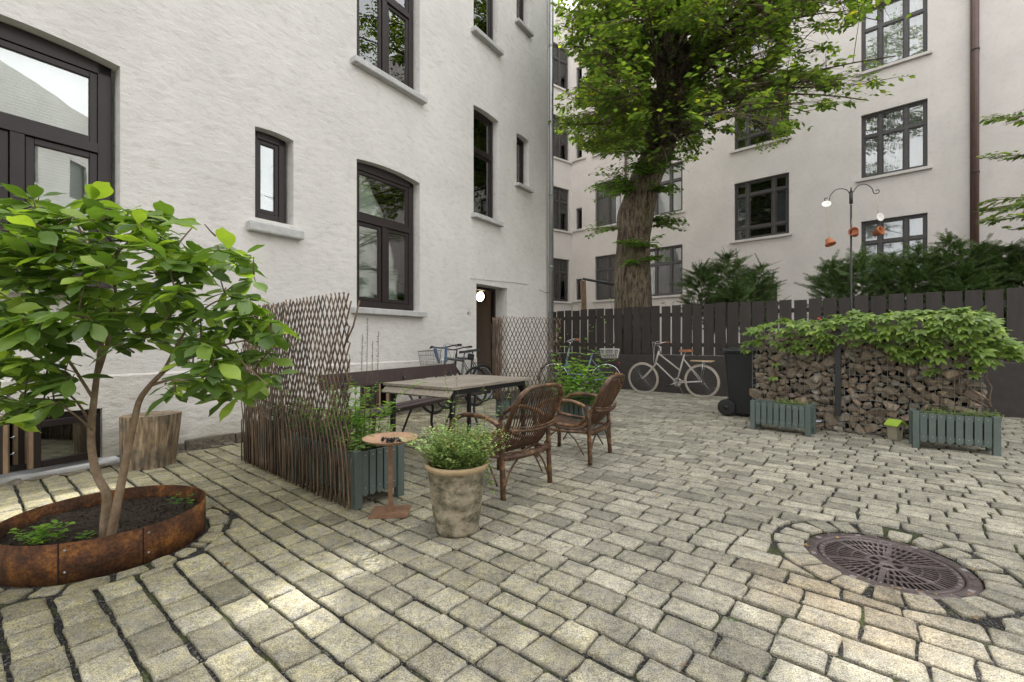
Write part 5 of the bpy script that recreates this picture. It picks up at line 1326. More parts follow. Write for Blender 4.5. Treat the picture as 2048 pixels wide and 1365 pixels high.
BL = [big_leaf(i) for i in range(7)]; BLm = [npmesh('leaf', v, f, M['leaf_mag'], sm=True) for v, f in BL]
idx = sorted(range(len(MP)), key=lambda i: -(MSz[i]/(MP[i]+CT).y if -20 < proj(MP[i]+CT)[0] < 2060 else 0))
for j, i in enumerate(idx[:297]):
    o = link('leaf', BLm[j % 7], mg, MP[i]); fm = frames(np.array([tuple(MD[i])]), np.array([tuple(MU[i])]))[0]; o.rotation_euler = Matrix(fm.tolist()).to_euler(); o.scale = (MSz[i],)*3
r_ = idx[297:]
for k in range(3):
    q = r_[k::3]; leafmesh('leaves', [MP[i] for i in q], [MD[i] for i in q], [MU[i] for i in q], [MSz[i] for i in q], M['leaf_mag'], mg, BL[k][0], BL[k][1])
print('magnolia leaves', len(MP))
obj('twigs', tw, M['twig'], mg)['kind'] = 'stuff'
plant('leafy_weed', 'pale green leafy weed at the left inside the steel planter ring', 'weed', gnd(85, 1092, .11), 0, M['leaf_bright'], [(rp.uniform(-.10, .08), rp.uniform(-.05, .05), 0) for _ in range(9)], .12, .062, 5, 6, .35, LV*np.array([.75, 1, 1]), LF)
plant('leafy_weed', 'small green seedling at the front edge of the steel planter ring', 'weed', gnd(168, 1088, .11), 0, M['leaf_bright'], [(0, 0, 0), (.01, .01, 0)], .06, .055, 6, 4, .3, LV*np.array([.6, 1, 1]), LF)
plant('strawberry_leaves', 'dark green three leaved seedling at the right inside the steel planter ring', 'weed', gnd(362, 1018, .11), 0, M['leaf_fern'], [(rp.uniform(-.04, .04), rp.uniform(-.03, .03), 0) for _ in range(5)], .09, .045, 7, 3, .4, LV*np.array([1.2, 1, 1]), LF)

# ================================================================== LOG
lg = gnd(298, 938, 0)*1.035
lt = thing('tree_stump', 'upright weathered chopping log standing against the white wall', 'log', lg)
g = G(); vs = []; seg = 36; rw = 10
for i in range(rw+1):
    z = .47*i/rw
    for k in range(seg):
        a = 2*PI*k/seg; r_ = (.212+.020*i/rw)*(1+.06*noise.noise(Vector((math.cos(a)*1.5, math.sin(a)*1.5, z)))+.02*noise.noise(Vector((math.cos(a)*9, math.sin(a)*9, z*.7))))
        if -2.2 < a-2*PI < -1.9 or 1.2 < a < 1.3: r_ *= .97
        vs.append((r_*math.cos(a)+.015*i/rw, r_*math.sin(a)*.9, z+(.012*math.cos(a) if i == rw else 0)))
fs = [(i*seg+k, i*seg+(k+1) % seg, (i+1)*seg+(k+1) % seg, (i+1)*seg+k) for i in range(rw) for k in range(seg)]; g.add(vs, fs, 0, True); g.poly([vs[rw*seg+k] for k in range(seg)])
obj('log_body', g, M['log'], lt, rot=(0, .03, 0))
obj('knot', G().lathe([(.0, .004), (.02, .003), (.034, -.004), (.04, -.02)], 14, M=Matrix.Translation((.035, -.185, .22)) @ Matrix.Rotation(R(90), 4, 'X') @ Matrix.Diagonal((.6, 1.6, 1, 1)), wob=.4), M['brown'], lt)

# loose rubble along the wall foot
rr = random.Random(77); flat = [rock_mesh(200+i, 'rubble_stone', 'footing', .45) for i in range(8)]
rb = thing('rubble_edging', 'row of flat broken stones lying along the foot of the white wall', 'stones', W0+WN*.10, math.atan2(.824, .566)); x = -.9
while x < 8.8:
    w = rr.uniform(.10, .26)
    if not 6.1 < x < 7.3:
        o = link('rubble_stone', flat[rr.randrange(8)], rb, (x+w/2, rr.uniform(-.05, .03)-(.06 if x < .8 else 0), .0)); o.scale = (w*1.15, rr.uniform(.10, .18), rr.uniform(.07, .14)); o.rotation_euler = (rr.uniform(-.2, .2), rr.uniform(-.2, .2), rr.uniform(-.3, .3))
    x += w*.9

# ================================================================== WILLOW LATTICES
def lattice(name_label, A, B, zt, pitch, slope_top, conv, seed, zb=.02, extra=True, comp=1.0):
    """expanding willow trellis between ground points A and B; conv = height below which the rods run nearly parallel"""
    d = B-A; L = d.length; an = math.atan2(d.y, d.x); t = thing('willow_lattice', name_label, 'trellis', A, an, 'expanding willow trellis panels')
    rr = random.Random(seed); n = 26
    def off(z):
        # lateral drift integrated from the bottom
        s = 0; k = 24; z0 = zb
        for i in range(k):
            zz = z0+(z-z0)*(i+.5)/k; q = min(1, max(0, (zz-conv*.35)/(conv*.75+1e-3))) if conv > 0 else 1
            s += (.05+(slope_top-.05)*q*q*(3-2*q))*(z-z0)/k
        return s
    zs = [zb+(zt-zb)*i/n for i in range(n+1)]; offs = [off(z) for z in zs]
    for fam in (1, -1):
        m = int((L+offs[-1])/pitch)+2
        for i in range(-int(offs[-1]/pitch)-1 if fam == 1 else 0, m if fam == -1 else int(L/pitch)+1):
            x0 = i*pitch+(pitch*.5 if fam == -1 else 0)+rr.uniform(-.006, .006); pts = []; run = []
            top = zt+rr.uniform(-.012, .012); ph = rr.uniform(0, 6)
            for z, of in zip(zs, offs):
                x = x0+fam*of+.002*math.sin(z*6+ph); zz = z if z < zt-.001 else top
                if -.012 <= x <= L+.012: run.append((x, fam*.007+.003*math.sin(z*5+ph), zz))
                elif run: break
            if len(run) >= 3: obj('rod', G().tube(run, [rr.uniform(.0055, .0075), rr.uniform(.0042, .0058)], 6), M['willow'], t)
    return t
L1A, L1B = LA, LA+LD*.985; L2A, L2B = LA+LD*1.005+LN*.012, LB
lattice('near half of the tall brown willow trellis in front of the green planter', L1A, L1B, 1.475, .060, .50, .58, 1)
lattice('far half of the tall brown willow trellis behind the shrub leaves', L2A, L2B, 1.465, .046, .40, .70, 2)
R1, R2 = at(1000, 6.55), at(1122, 6.85)
lattice('open diamond willow trellis between the table and the leaning bicycle', R1, R2, 1.50, .056, .43, .10, 3, zb=.30)
lattice('squeezed end section of willow trellis beside the open doorway', at(985, 6.95), at(1003, 6.50), 1.50, .050, .12, .2, 4, zb=.28)
# loose rod sticking out
o = tag(obj('willow_rod', G().tube([LA+Vector((-.045, 0, 1.10)), LA+Vector((.03, -.02, 1.25)), LA+Vector((.075, -.03, 1.42))], .0065, 6), M['willow']), 'single willow rod sticking out beyond the near trellis edge', 'rod')
tie = G()
for k in range(9):
    for zz in (.30, .12): c_ = LA+LD*(.1+.2*k)-LN*.014+Vector((0, 0, zz+.03*math.sin(k*2))); tie.tube([c_-LD*.03, c_, c_+LD*.03-Vector((0, 0, .004))], .0022, 4)
tag(obj('cable_ties', tie, M['plastic']), 'thin black ties fastening the near willow trellis to the planter', 'ties', kind='stuff')
pr_ = make_planter(.95, .30, .40, 'slatted planter box half hidden behind the open diamond trellis', R1+Vector((.02, .05, 0)), math.atan2((R2-R1).y, (R2-R1).x), slats=10)
pr2 = make_planter(.50, .35, .40, 'dark planter box standing behind the second rattan chair', gnd(1120, 852), -.25, slats=6)

# greenery in those planters
ang0 = la
def on_plan(u, v, z=.35): q = LA+LD*u+LN*v; return (q.x, q.y, z)
pl1 = thing('planter_plants', 'ferny green plants growing in the planter behind the long trellis', 'plant', (0, 0, 0))
herb(pl1, 'foliage', M['leaf_fern'], [on_plan(rp.uniform(.1, 1.8), rp.uniform(.1, .36)) for _ in range(85)], .42, .055, 15, 11, .45, LV*np.array([.7, 1, 1]), LF, droop=.35)
pl2 = thing('bamboo_sprays', 'bright green narrow leaved sprays above the planter behind the long trellis', 'plant', (0, 0, 0))
herb(pl2, 'foliage', M['leaf_bright'], [on_plan(rp.uniform(.12, .9), rp.uniform(.15, .40)) for _ in range(26)], .72, .085, 16, 12, .35, LV*np.array([.42, 1, 1]), LF, droop=.35)
pl3 = thing('strawberry_plants', 'low broad leaved plants at the near end of the planter box', 'plant', (0, 0, 0))
herb(pl3, 'foliage', M['leaf_herb'], [on_plan(rp.uniform(.03, .35), rp.uniform(.06, .36)) for _ in range(40)], .15, .050, 17, 6, .6, LV*np.array([1.1, 1, 1]), LF)
sh = thing('dry_flower_spikes', 'dry brown seed spikes rising above the planter beside the trellis edge', 'plant', (0, 0, 0)); P, D, U, S_ = [], [], [], []; tw = G()
for (u, v, zt_) in ((.03, .20, 1.22), (.20, .22, 1.32), (.32, .25, 1.20), (.45, .22, 1.05), (.26, .30, 1.15), (.7, .2, 1.18)):
    b0 = Vector(on_plan(u, v, .4)); t0 = Vector(on_plan(u-.06, v, zt_)); tw.tube([b0, b0.lerp(t0, .5)+Vector((.01, 0, 0)), t0], [.003, .0015], 4)
    for j in range(46):
        q = b0.lerp(t0, .66+.34*j/46); a = rp.uniform(0, 6.28); P.append(q); D.append(Vector((math.cos(a), math.sin(a), rp.uniform(-.1, .6)))); U.append(Vector((0, 0, 1))); S_.append(rp.uniform(.012, .022))
leafmesh('seed_head', P, D, U, S_, M['seed'], sh); obj('stems', tw, M['twig'], sh)['kind'] = 'stuff'
q0 = R1.lerp(R2, .5)
pl4 = thing('planter_weeds', 'thin weedy greenery in the planter behind the open diamond trellis', 'plant', (0, 0, 0)); RD = (R2-R1).normalized()
herb(pl4, 'foliage', M['leaf_fern'], [tuple(R1+RD*rp.uniform(.05, .95)+Vector((0, rp.uniform(.1, .32), .36))) for _ in range(60)], .34, .030, 18, 12, .4, LV*np.array([.7, 1, 1]), LF)
# bucket and the bright plant behind the second chair
bk = gnd(1196, 872); bk = Vector((bk.x, bk.y+.15, 0))
t = thing('metal_bucket', 'galvanised metal bucket behind the second rattan chair', 'bucket', bk)
obj('pail', G().lathe([(0, .0), (.125, .0), (.13, .01), (.165, .30), (.172, .305), (.172, .315), (.160, .315), (.155, .28)], 30), M['galv'], t); obj('soil', G().lathe([(0, .27), (.156, .27)], 24), M['soil'], t)
obj('handle', G().tube([Vector((.17*math.cos(a), -.17*abs(math.sin(a))*.4-.02, .30-.16*math.sin(a))) for a in np.linspace(0, PI, 12)], .004, 5), M['galv'], t)
pl5 = thing('hydrangea_plant', 'bright green broad leaved plant growing behind the second rattan chair', 'plant', gnd(1160, 858))
herb(pl5, 'foliage', M['leaf_bright'], [(rp.uniform(-.30, .34), rp.uniform(-.12, .22), .30) for _ in range(34)], .62, .125, 19, 8, .42, LV*np.array([.85, 1, 1]), LF)
herb(pl5, 'tall_shoot', M['leaf_bright'], [(-.10, .05, .4), (-.06, .0, .4)], .80, .09, 20, 8, .05, LV*np.array([.7, 1, 1]), LF)
herb(pl5, 'low_leaves', M['leaf_fern'], [(rp.uniform(-.35, .2), rp.uniform(-.15, .15), .25) for _ in range(26)], .28, .06, 21, 7, .5, LV*np.array([.85, 1, 1]), LF)

# ================================================================== FIRE BOWL ON A STAND
fbp = gnd(781, 1025); fs_ = thing('fire_bowl_stand', 'rusty steel bowl on a square post and plate beside the planter', 'fire bowl', fbp, .25)
obj('base_plate', G().box(-.125, .125, -.11, .11, 0, .008), M['rust'], fs_, (0, 0, 0), (0, 0, -.15))
obj('post', G().box(-.014, .014, -.014, .014, .008, .47), M['rust'], fs_)
obj('bowl', G().lathe([(0, .462), (.07, .462), (.12, .474), (.165, .492), (.182, .502), (.182, .505), (.163, .497), (.118, .480), (.07, .468), (0, .468)], 48), M['rustpale'], fs_)
chs = [rock_mesh(300+i, 'charcoal', 'char') for i in range(4)]
ch = thing('charcoal_pieces', 'small heap of burnt charcoal pieces lying in the rusty bowl', 'charcoal', fbp+Vector((0, 0, .475)))
for i in range(15):
    o = link('charcoal', chs[i % 4], ch, (cr2.uniform(-.06, .07), cr2.uniform(-.035, .035), cr2.uniform(.0, .022))); o.scale = (cr2.uniform(.03, .055), cr2.uniform(.02, .03), cr2.uniform(.018, .028)); o.rotation_euler = (cr2.random()*3, cr2.random(), cr2.random()*6)

# ================================================================== CLAY POT WITH HERB
ppt = gnd(913, 1062); ppt = Vector((ppt.x, ppt.y+.02, 0)); pt = thing('clay_planter_pot', 'tall weathered clay pot with pale rim standing on the paving', 'pot', ppt)
obj('pot_body', G().lathe([(0, 0), (.128, 0), (.132, .02), (.150, .15), (.168, .30), (.176, .372), (.184, .378), (.192, .392), (.196, .402), (.192, .412), (.178, .414), (.166, .405), (.160, .37)], 48), M['pot'], pt)
obj('soil', G().lathe([(0, .375), (.162, .375)], 30), M['soil'], pt)
hb = thing('herb_plant', 'bushy pale green lemon balm herb growing in the tall clay pot', 'herb', ppt+Vector((0, 0, .37)))
def disc(r, n): return [(r*math.sqrt(rp.random())*math.cos(a), r*math.sqrt(rp.random())*math.sin(a), 0) for a in [rp.uniform(0, 6.28) for _ in range(n)]]
herb(hb, 'foliage', M['leaf_herb'], disc(.15, 300), .33, .034, 22, 13, .62, None, None, droop=.25, flower=.12, width=.003)
herb(hb, 'spray', M['leaf_herb'], [(-.05, 0, 0), (.02, .02, 0), (.06, 0, 0), (-.11, 0, 0), (.12, .03, 0)], .52, .036, 23, 16, .35, None, None, flower=1)
herb(hb, 'trailing_spray', M['leaf_bright'], [(.165, -.03, .03), (.17, 0, .03), (.16, .03, .03)], .12, .04, 24, 7, .3, LV*np.array([.8, 1, 1]), LF, droop=2.2)

# ================================================================== RATTAN ARMCHAIRS
def make_chair(label, loc, rotz):
    t = thing('rattan_chair', label, 'armchair', loc, rotz, 'rattan armchairs drawn up to the table'); m = M['rattan']
    for s in (-1, 1):
        back = smooth([Vector(p) for p in ((s*.275, -.02, 0), (s*.272, -.01, .20), (s*.27, -.005, .40), (s*.268, .0, .46), (s*.272, .03, .53))], 4)
        arm = smooth([Vector(p) for p in ((s*.272, .03, .53), (s*.285, .12, .572), (s*.295, .28, .585), (s*.30, .42, .565), (s*.298, .52, .50))], 4)
        front = smooth([Vector(p) for p in ((s*.298, .52, .50), (s*.290, .56, .42), (s*.275, .55, .30), (s*.265, .55, 0))], 4)
        obj('leg', G().tube(back, [.0215, .018], 10), m, t); obj('armrest', G().tube(arm, .0185, 10), m, t); obj('leg', G().tube(front, [.018, .021], 10), m, t)
        obj('side_rail', G().tube([(s*.262, 0, .30), (s*.262, .27, .285), (s*.262, .54, .30)], .014, 8), m, t)
        for (a, b) in (((s*.262, .05, .08), (s*.255, .22, .28)), ((s*.262, .50, .08), (s*.255, .34, .28))): obj('brace', G().tube(smooth([Vector(a), (Vector(a)+Vector(b))/2+Vector((0, .0, .03)), Vector(b)]), .0075, 6), m, t)
        for zz in (.285, .52):
            obj('binding', G().tube([Vector((s*.271+.024*math.cos(k*1.05), -.005+.024*math.sin(k*1.05), zz+k*.0016)) for k in range(26)], .0028, 4), M['slat'], t)
    obj('rear_rail', G().tube(smooth([Vector(p) for p in ((-.272, -.01, .30), (-.1, -.03, .292), (.1, -.03, .292), (.272, -.01, .30))]), .0235, 10), m, t)
    obj('binding', G().tube([Vector((-.26+k*.0052, -.027+.026*math.cos(k*1.2), .295+.026*math.sin(k*1.2))) for k in range(100)], .0024, 4), M['slat'], t)
    obj('front_rail', G().tube([(-.265, .55, .32), (0, .565, .33), (.265, .55, .32)], .017, 8), m, t)
    for (a, b) in (((-.265, -.01, .06), (-.12, -.02, .27)), ((.265, -.01, .06), (.12, -.02, .27)), ((-.265, .55, .08), (-.12, .55, .30)), ((.265, .55, .08), (.12, .55, .30))): obj('brace', G().tube(smooth([Vector(a), (Vector(a)+Vector(b))/2+Vector((0, 0, .03)), Vector(b)]), .0085, 6), m, t)
    def top(x): return .815-.9*abs(x/.27)**2.6*.14
    hoop = [Vector((-.225, .53, .375)), Vector((-.24, .32, .345)), Vector((-.245, .12, .355)), Vector((-.25, -.0, .47)), Vector((-.262, -.09, .63)), Vector((-.250, -.14, .735)), Vector((-.18, -.17, .80)), Vector((-.09, -.185, .818)), Vector((0, -.19, .822))]
    hoop = hoop+[Vector((-p.x, p.y, p.z)) for p in hoop[:-1][::-1]]
    obj('hoop_frame', G().tube(smooth(hoop, 4), .0165, 10), m, t); obj('outer_hoop', G().tube(smooth([p+Vector((0, -.022, .006)) for p in hoop[3:-3]], 4), .0095, 8), m, t)
    for i in range(19):
        x = -.225+.45*i/18; bow = (1-(x/.25)**2)
        pts = [Vector((x*.96, .555, .345)), Vector((x*.97, .42, .325-.01*bow)), Vector((x, .25, .300-.012*bow)), Vector((x, .10, .315-.01*bow)), Vector((x*1.02, .015-.02*bow, .39)), Vector((x*1.06, -.05-.025*bow, .53)), Vector((x*1.10, -.105-.025*bow, .68)), Vector((x*1.10, -.14-.03*bow, min(.79, top(x*1.1)-.02)))]
        obj('slat', G().tube(smooth(pts, 3), .0052, 5), M['slat'], t)
    for (z, y, r_) in ((.51, -.075, .0115), (.535, -.083, .006)):
        P = [Vector((-.275+.55*k/14, y-.045*(1-(2*k/14-1)**2), z-.02*(1-(2*k/14-1)**2))) for k in range(15)]; obj('back_band', G().tube(P, r_, 8), m, t)
    obj('binding', G().tube([Vector((-.27+k*.0036, -.075-.045*(1-(2*k/150-1)**2)+.0135*math.cos(k*1.3), .508-.02*(1-(2*k/150-1)**2)+.0135*math.sin(k*1.3))) for k in range(150)], .0022, 4), M['slat'], t)
    for (y, z) in ((.40, .312), (.22, .290), (.08, .300)): obj('seat_band', G().tube([(-.24, y, z+.01), (0, y, z-.018), (.24, y, z+.01)], .008, 6), m, t)
    return t
c1a, c1b = Vector((-.073, 3.306, 0)), Vector((.289, 3.70, 0)); f1 = Vector((-(c1b-c1a).y, (c1b-c1a).x, 0)).normalized()
mid1 = (c1a+c1b)/2; make_chair('brown rattan armchair nearest the clay pot seen from behind', mid1, math.atan2(f1.y, f1.x)-PI/2)
c2a, c2b = Vector((.718, 4.16, 0)), Vector((.98, 4.745, 0)); f2 = Vector((-.83, .50, 0)).normalized()
make_chair('brown rattan armchair further right beside the metal bucket', Vector((.85, 4.46, 0)), math.atan2(f2.y, f2.x)-PI/2)

# ================================================================== TABLE
TN = Vector((-.50, 3.80, 0)); tb = Vector((.55, .835, 0)).normalized(); ta = math.atan2(tb.y, tb.x)-PI/2
tbm = thing('garden_table', 'grey weathered plank table on black steel legs', 'table', TN, ta)  # local: y along b, x to the right (so the top runs to -x)
Wt, Lt, zt = .85, 1.28, .76
for i, (xa, xb) in enumerate(((-.85, -.645), (-.64, -.43), (-.425, -.215), (-.21, 0))): obj('plank', G().box(xa, xb, .125, Lt, zt-.026, zt), M['board'], tbm, bevel=.003)
obj('end_board', G().box(-.85, 0, .0, .12, zt-.026, zt), M['board'], tbm, bevel=.003)
o = obj('folded_leaf', G().box(-.83, -.01, -.010, .010, -.075, 0), M['board'], tbm, (0, .022, zt-.034), (-.80, 0, 0), bevel=.003)
g = G().box(-.80, -.04, .05, .085, zt-.085, zt-.028).box(-.80, -.04, Lt-.09, Lt-.055, zt-.085, zt-.028); obj('end_rail', G().box(-.80, -.04, .05, .085, zt-.085, zt-.028), M['steel'], tbm); obj('end_rail', G().box(-.80, -.04, Lt-.09, Lt-.055, zt-.085, zt-.028), M['steel'], tbm)
for x in (-.80, -.07): obj('side_rail', G().box(x, x+.03, .085, Lt-.09, zt-.075, zt-.028), M['steel'], tbm)
for (x, y) in ((-.81, .05), (-.075, .05), (-.81, Lt-.09), (-.075, Lt-.09)):
    obj('leg', G().box(x, x+.038, y, y+.038, 0, zt-.03), M['steel'], tbm, bevel=.003)
    s = 1 if x < -.5 else -1; xx = x+(.038 if s > 0 else 0); g = G(); g.add([(xx, y+.01, zt-.085), (xx+s*.06, y+.01, zt-.085), (xx, y+.01, zt-.16), (xx, y+.03, zt-.085), (xx+s*.06, y+.03, zt-.085), (xx, y+.03, zt-.16)], [(0, 1, 2), (3, 5, 4), (0, 3, 4, 1), (1, 4, 5, 2), (0, 2, 5, 3)]); obj('gusset', g, M['steel'], tbm)

# ================================================================== BENCH
bA, bB = Vector((-1.80, 4.28, 0)), Vector((-.80, 6.58, 0)); bd = (bB-bA); bL = bd.length; ba = math.atan2(bd.y, bd.x)
bn = thing('park_bench', 'long dark brown plank bench on iron legs between the table and the wall', 'bench', bA, ba)   # local x along, -y towards the yard
obj('backrest', G().box(0, bL, -.014, .014, 0, .155), M['bench'], bn, (0, .0, .675), (-.22, 0, 0), bevel=.004)
for k, (y0, y1) in enumerate(((-.30, -.18), (-.45, -.325))): obj('seat_plank', G().box(0.02, bL+.02, y0, y1, .425, .465), M['bench'], bn, bevel=.005)
for x in (.25, bL*.5, bL-.22):
    g = G(); g.tube(smooth([Vector(p) for p in ((x, -.02, .74), (x, -.07, .55), (x, -.14, .42), (x, -.06, .22), (x, .04, .0))]), .018, 8, flat=.6); obj('iron_leg', g, M['iron'], bn)
    obj('iron_leg', G().tube(smooth([Vector(p) for p in ((x, -.14, .42), (x, -.30, .415), (x, -.42, .40), (x, -.40, .22), (x, -.46, .0))]), .018, 8, flat=.6), M['iron'], bn)

# ================================================================== BICYCLES
def make_bike(label, P_rear, P_front, st, group=None, lean=0.0):
    """st: dict of style; local +x runs from the rear contact to the front contact"""
    d = P_front-P_rear; Lb = d.length; an = math.atan2(d.y, d.x); Rw = st.get('R', .345)
    t = thing('bicycle', label, 'bicycle', P_rear, an, group); t.rotation_euler = (lean, 0, an)
    fm, rim = M[st['frame']], M[st.get('rim', 'chrome')]
    V3 = Vector; BB = V3((.45*Lb/1.1, 0, .29)); ST = V3((.27*Lb/1.1, 0, st.get('seat', .90))); HT = V3((Lb-.33*Lb/1.1, 0, st.get('head', .92))); HB = V3((Lb-.26*Lb/1.1, 0, .66)); RH = V3((0, 0, Rw)); FH = V3((Lb, 0, Rw)); sl = ST-BB
    g = G(); r_ = st.get('tube', .016)
    g.tube([BB, BB+sl*.86], r_, 8)
    if st.get('mixte'): g.tube([HT-V3((0, 0, .06)), BB+sl*.38], r_*.95, 8); g.tube([HB+V3((0, 0, .04)), BB], r_, 8)
    elif st.get('low'): g.tube(smooth([HB+V3((0, 0, .08)), V3((BB.x+.28, 0, .45)), BB+sl*.22]), r_*1.1, 8); g.tube(smooth([HB+V3((0, 0, .02)), V3((BB.x+.30, 0, .38)), BB]), r_*1.1, 8)
    else: g.tube([HT-V3((0, 0, .08)), BB+sl*.76], r_*1.2, 8); g.tube([HB+V3((0, 0, .04)), BB], r_*1.4, 8)
    g.tube([HB-V3((-.01, 0, .0)), HT], .020, 8)
    for s in (-1, 1): g.tube([BB+V3((0, s*.03, 0)), RH+V3((0, s*.055, 0))], .009, 6); g.tube([BB+sl*.74+V3((0, s*.012, 0)), RH+V3((0, s*.055, 0))], .008, 6)
    obj('frame', g, fm, t)
    g = G()
    for s in (-1, 1): g.tube(smooth([HB+V3((.0, s*.035, 0)), HB.lerp(FH, .5)+V3((-.01, s*.05, 0)), FH+V3((0, s*.05, 0))]), .011, 6)
    g.tube([HB+V3((0, -.04, 0)), HB+V3((0, .04, 0))], .012, 6); obj('fork', g, fm, t)
    RX = Matrix.Rotation(R(90), 4, 'X')
    for k, c in enumerate((RH, FH)):
        w = obj('wheel', G().lathe([(Rw-.045, -.009), (Rw-.028, -.012), (Rw-.026, 0), (Rw-.028, .012), (Rw-.045, .009), (Rw-.048, 0), (Rw-.045, -.009)], 44, c, M=RX), rim, t)
        tw_ = st.get('tyw', .016)
        obj('tyre', G().tube([c+V3((math.cos(a)*(Rw-tw_), 0, math.sin(a)*(Rw-tw_))) for a in np.linspace(0, 2*PI, 45)[:-1]], tw_, 8, closed=True), M[st.get('tyre', 'black')], w)
        g = G()
        for i in range(28):
            a = 2*PI*i/28; b = a+(.42 if i % 2 else -.42); s = 1 if i % 4 < 2 else -1
            g.tube([c+V3((math.cos(b)*.02, s*.028, math.sin(b)*.02)), c+V3((math.cos(a)*(Rw-.045), 0, math.sin(a)*(Rw-.045)))], .0013, 3, cap=False)
        obj('spoke_set', g, M['chrome'], w)['kind'] = 'stuff'
        obj('hub', G().tube([c+V3((0, -.055, 0)), c+V3((0, .055, 0))], .016, 8), M['chrome'], w)
    obj('seat_post', G().tube([BB+sl*.84, ST-V3((0, 0, .03))], .013, 8), M['chrome' if not st.get('darkpost') else 'steel'], t)
    sv = []; 
    g = G()
    prof = [(-.13, .075, 0), (-.09, .082, .0), (-.02, .055, -.006), (.06, .028, -.008), (.13, .018, -.012)]
    vs = []; ns = 9
    for (x, w, dz) in prof:
        for k in range(ns): a = PI*k/(ns-1); vs.append((ST.x+x, w*math.cos(a), ST.z+dz-.03+.045*math.sin(a)**.7))
    fs = [(i*ns+k, i*ns+k+1, (i+1)*ns+k+1, (i+1)*ns+k) for i in range(4) for k in range(ns-1)]; fs += [tuple(range(ns))[::-1], tuple(range(4*ns, 5*ns))]+[((i+1)*ns, i*ns, i*ns+ns-1, (i+1)*ns+ns-1) for i in range(4)]
    g.add(vs, fs, 0, True); obj('saddle', g, M[st.get('saddle', 'black')], t)
    S0 = HT+V3((-.02, 0, st.get('stem', .06))); obj('stem', G().tube([HT, S0, S0+V3((st.get('reach', .05), 0, .01))], .013, 8), M['chrome' if not st.get('darkbar') else 'steel'], t)
    C0 = S0+V3((st.get('reach', .05), 0, .01)); bar = M['steel' if st.get('darkbar') else 'chrome']
    sweep = st.get('sweep', .12); wdt = st.get('width', .29); rise = st.get('rise', .03)
    P = [C0+V3((-sweep, -wdt, rise)), C0+V3((-sweep*.4, -wdt*.7, rise)), C0+V3((.02, -wdt*.3, rise*.3)), C0, C0+V3((.02, wdt*.3, rise*.3)), C0+V3((-sweep*.4, wdt*.7, rise)), C0+V3((-sweep, wdt, rise))]
    hb_ = obj('handlebar', G().tube(smooth(P, 3), .0115, 8), bar, t)
    for s in (0, -1): e0 = P[s]; e1 = P[s].lerp(P[1 if s == 0 else -2], .62); obj('grip', G().tube([e0, e1], .0175, 8), M[st.get('grip', 'black')], hb_)
    for s in (1, 5):
        q = P[s]; obj('brake_lever', G().tube([q+V3((.02, 0, -.01)), q+V3((.035, (-.08 if s == 1 else .08), -.03))], .005, 5), bar, hb_)
        obj('brake_cable', G().tube(smooth([q+V3((.03, 0, 0)), q+V3((.13, -q.y*.4, .02)), q+V3((.14, -q.y*.8, -.12)), HB+V3((.04, 0, .02))]), .0028, 4), M['white' if st.get('palecable') else 'black'], t)
    obj('chainring', G().lathe([(.03, -.004), (.085, -.004), (.095, 0), (.085, .004), (.03, .004), (.03, -.004)], 26, BB+V3((0, -.045, 0)), M=RX), M['chrome'], t)
    cx = V3((math.cos(st.get('crank', 2.8)), 0, math.sin(st.get('crank', 2.8))))*.165
    for s in (-1, 1):
        c_ = obj('crank', G().tube([BB+V3((0, s*.06, 0)), BB+V3((0, s*.07, 0))-cx*s], .009, 6), M['chrome'], t); q = BB-cx*s+V3((0, s*.11, 0)); obj('pedal', G().box(q.x-.045, q.x+.045, q.y-.04, q.y+.04, q.z-.012, q.z+.012), M['black'], c_)
    obj('chain', G().tube([BB+V3((0, -.045, .088)), RH+V3((0, -.045, .035))], .005, 4).tube([BB+V3((0, -.045, -.088)), RH+V3((0, -.045, -.035))], .005, 4), M['iron'], t)
    if st.get('stand'): obj('kickstand', G().tube([V3((BB.x-.03, -.02, BB.z-.03)), V3((BB.x-.08, -.17, .01))], .008, 6), M['chrome'], t)
    if st.get('rack'):
        zr = 2*Rw+.055; g = G()
        for s in (-.06, .06): g.tube([(-.22, s, zr), (.18, s, zr)], .006, 5); g.tube([(-.05, s, zr), (0, s*1.1, Rw)], .005, 5)
        for x in (-.2, -.08, .05, .17): g.tube([(x, -.06, zr), (x, .06, zr)], .005, 5)
        obj('rack', g, M['steel' if st['rack'] != 'wood' else 'chrome'], t)
        if st['rack'] == 'wood':
            for s in (-.045, 0, .045): obj('rack_slat', G().box(-.24, .20, s-.016, s+.016, zr+.006, zr+.020), M['woodlight'], t)
    if st.get('fenders'):
        for c in ((RH, FH) if st['fenders'] > 1 else (RH,)):
            A = np.linspace(-.15, 2.6, 20) if c is FH else np.linspace(.45, 3.5, 22); g = G(); rF = Rw+.022; vs = []
            for a in A:
                for s, k in ((-.028, -.010), (0, 0), (.028, -.010)): vs.append(c+V3((math.cos(a)*(rF+k), s, math.sin(a)*(rF+k))))
            g.add(vs, [(i*3+k, i*3+k+1, i*3+k+4, i*3+k+3) for i in range(len(A)-1) for k in range(2)], 0, True); obj('mudguard', g, M[st.get('fmat', 'plastic')], t)
    if st.get('reflector'): obj('reflector', G().box(-.285, -.255, -.035, .035, 2*Rw-.04, 2*Rw+.015), M['red'], t, bevel=.008)
    if st.get('spokeref'):
        for a in (st['spokeref'],): obj('spoke_reflector', G().box(-.045, .045, -.012, .012, -.018, .018, M=Matrix.Translation(RH+V3((math.cos(a)*.22, 0, math.sin(a)*.22))) @ Matrix.Rotation(a+1.2, 4, 'Y')), M['orange'], t, bevel=.01)
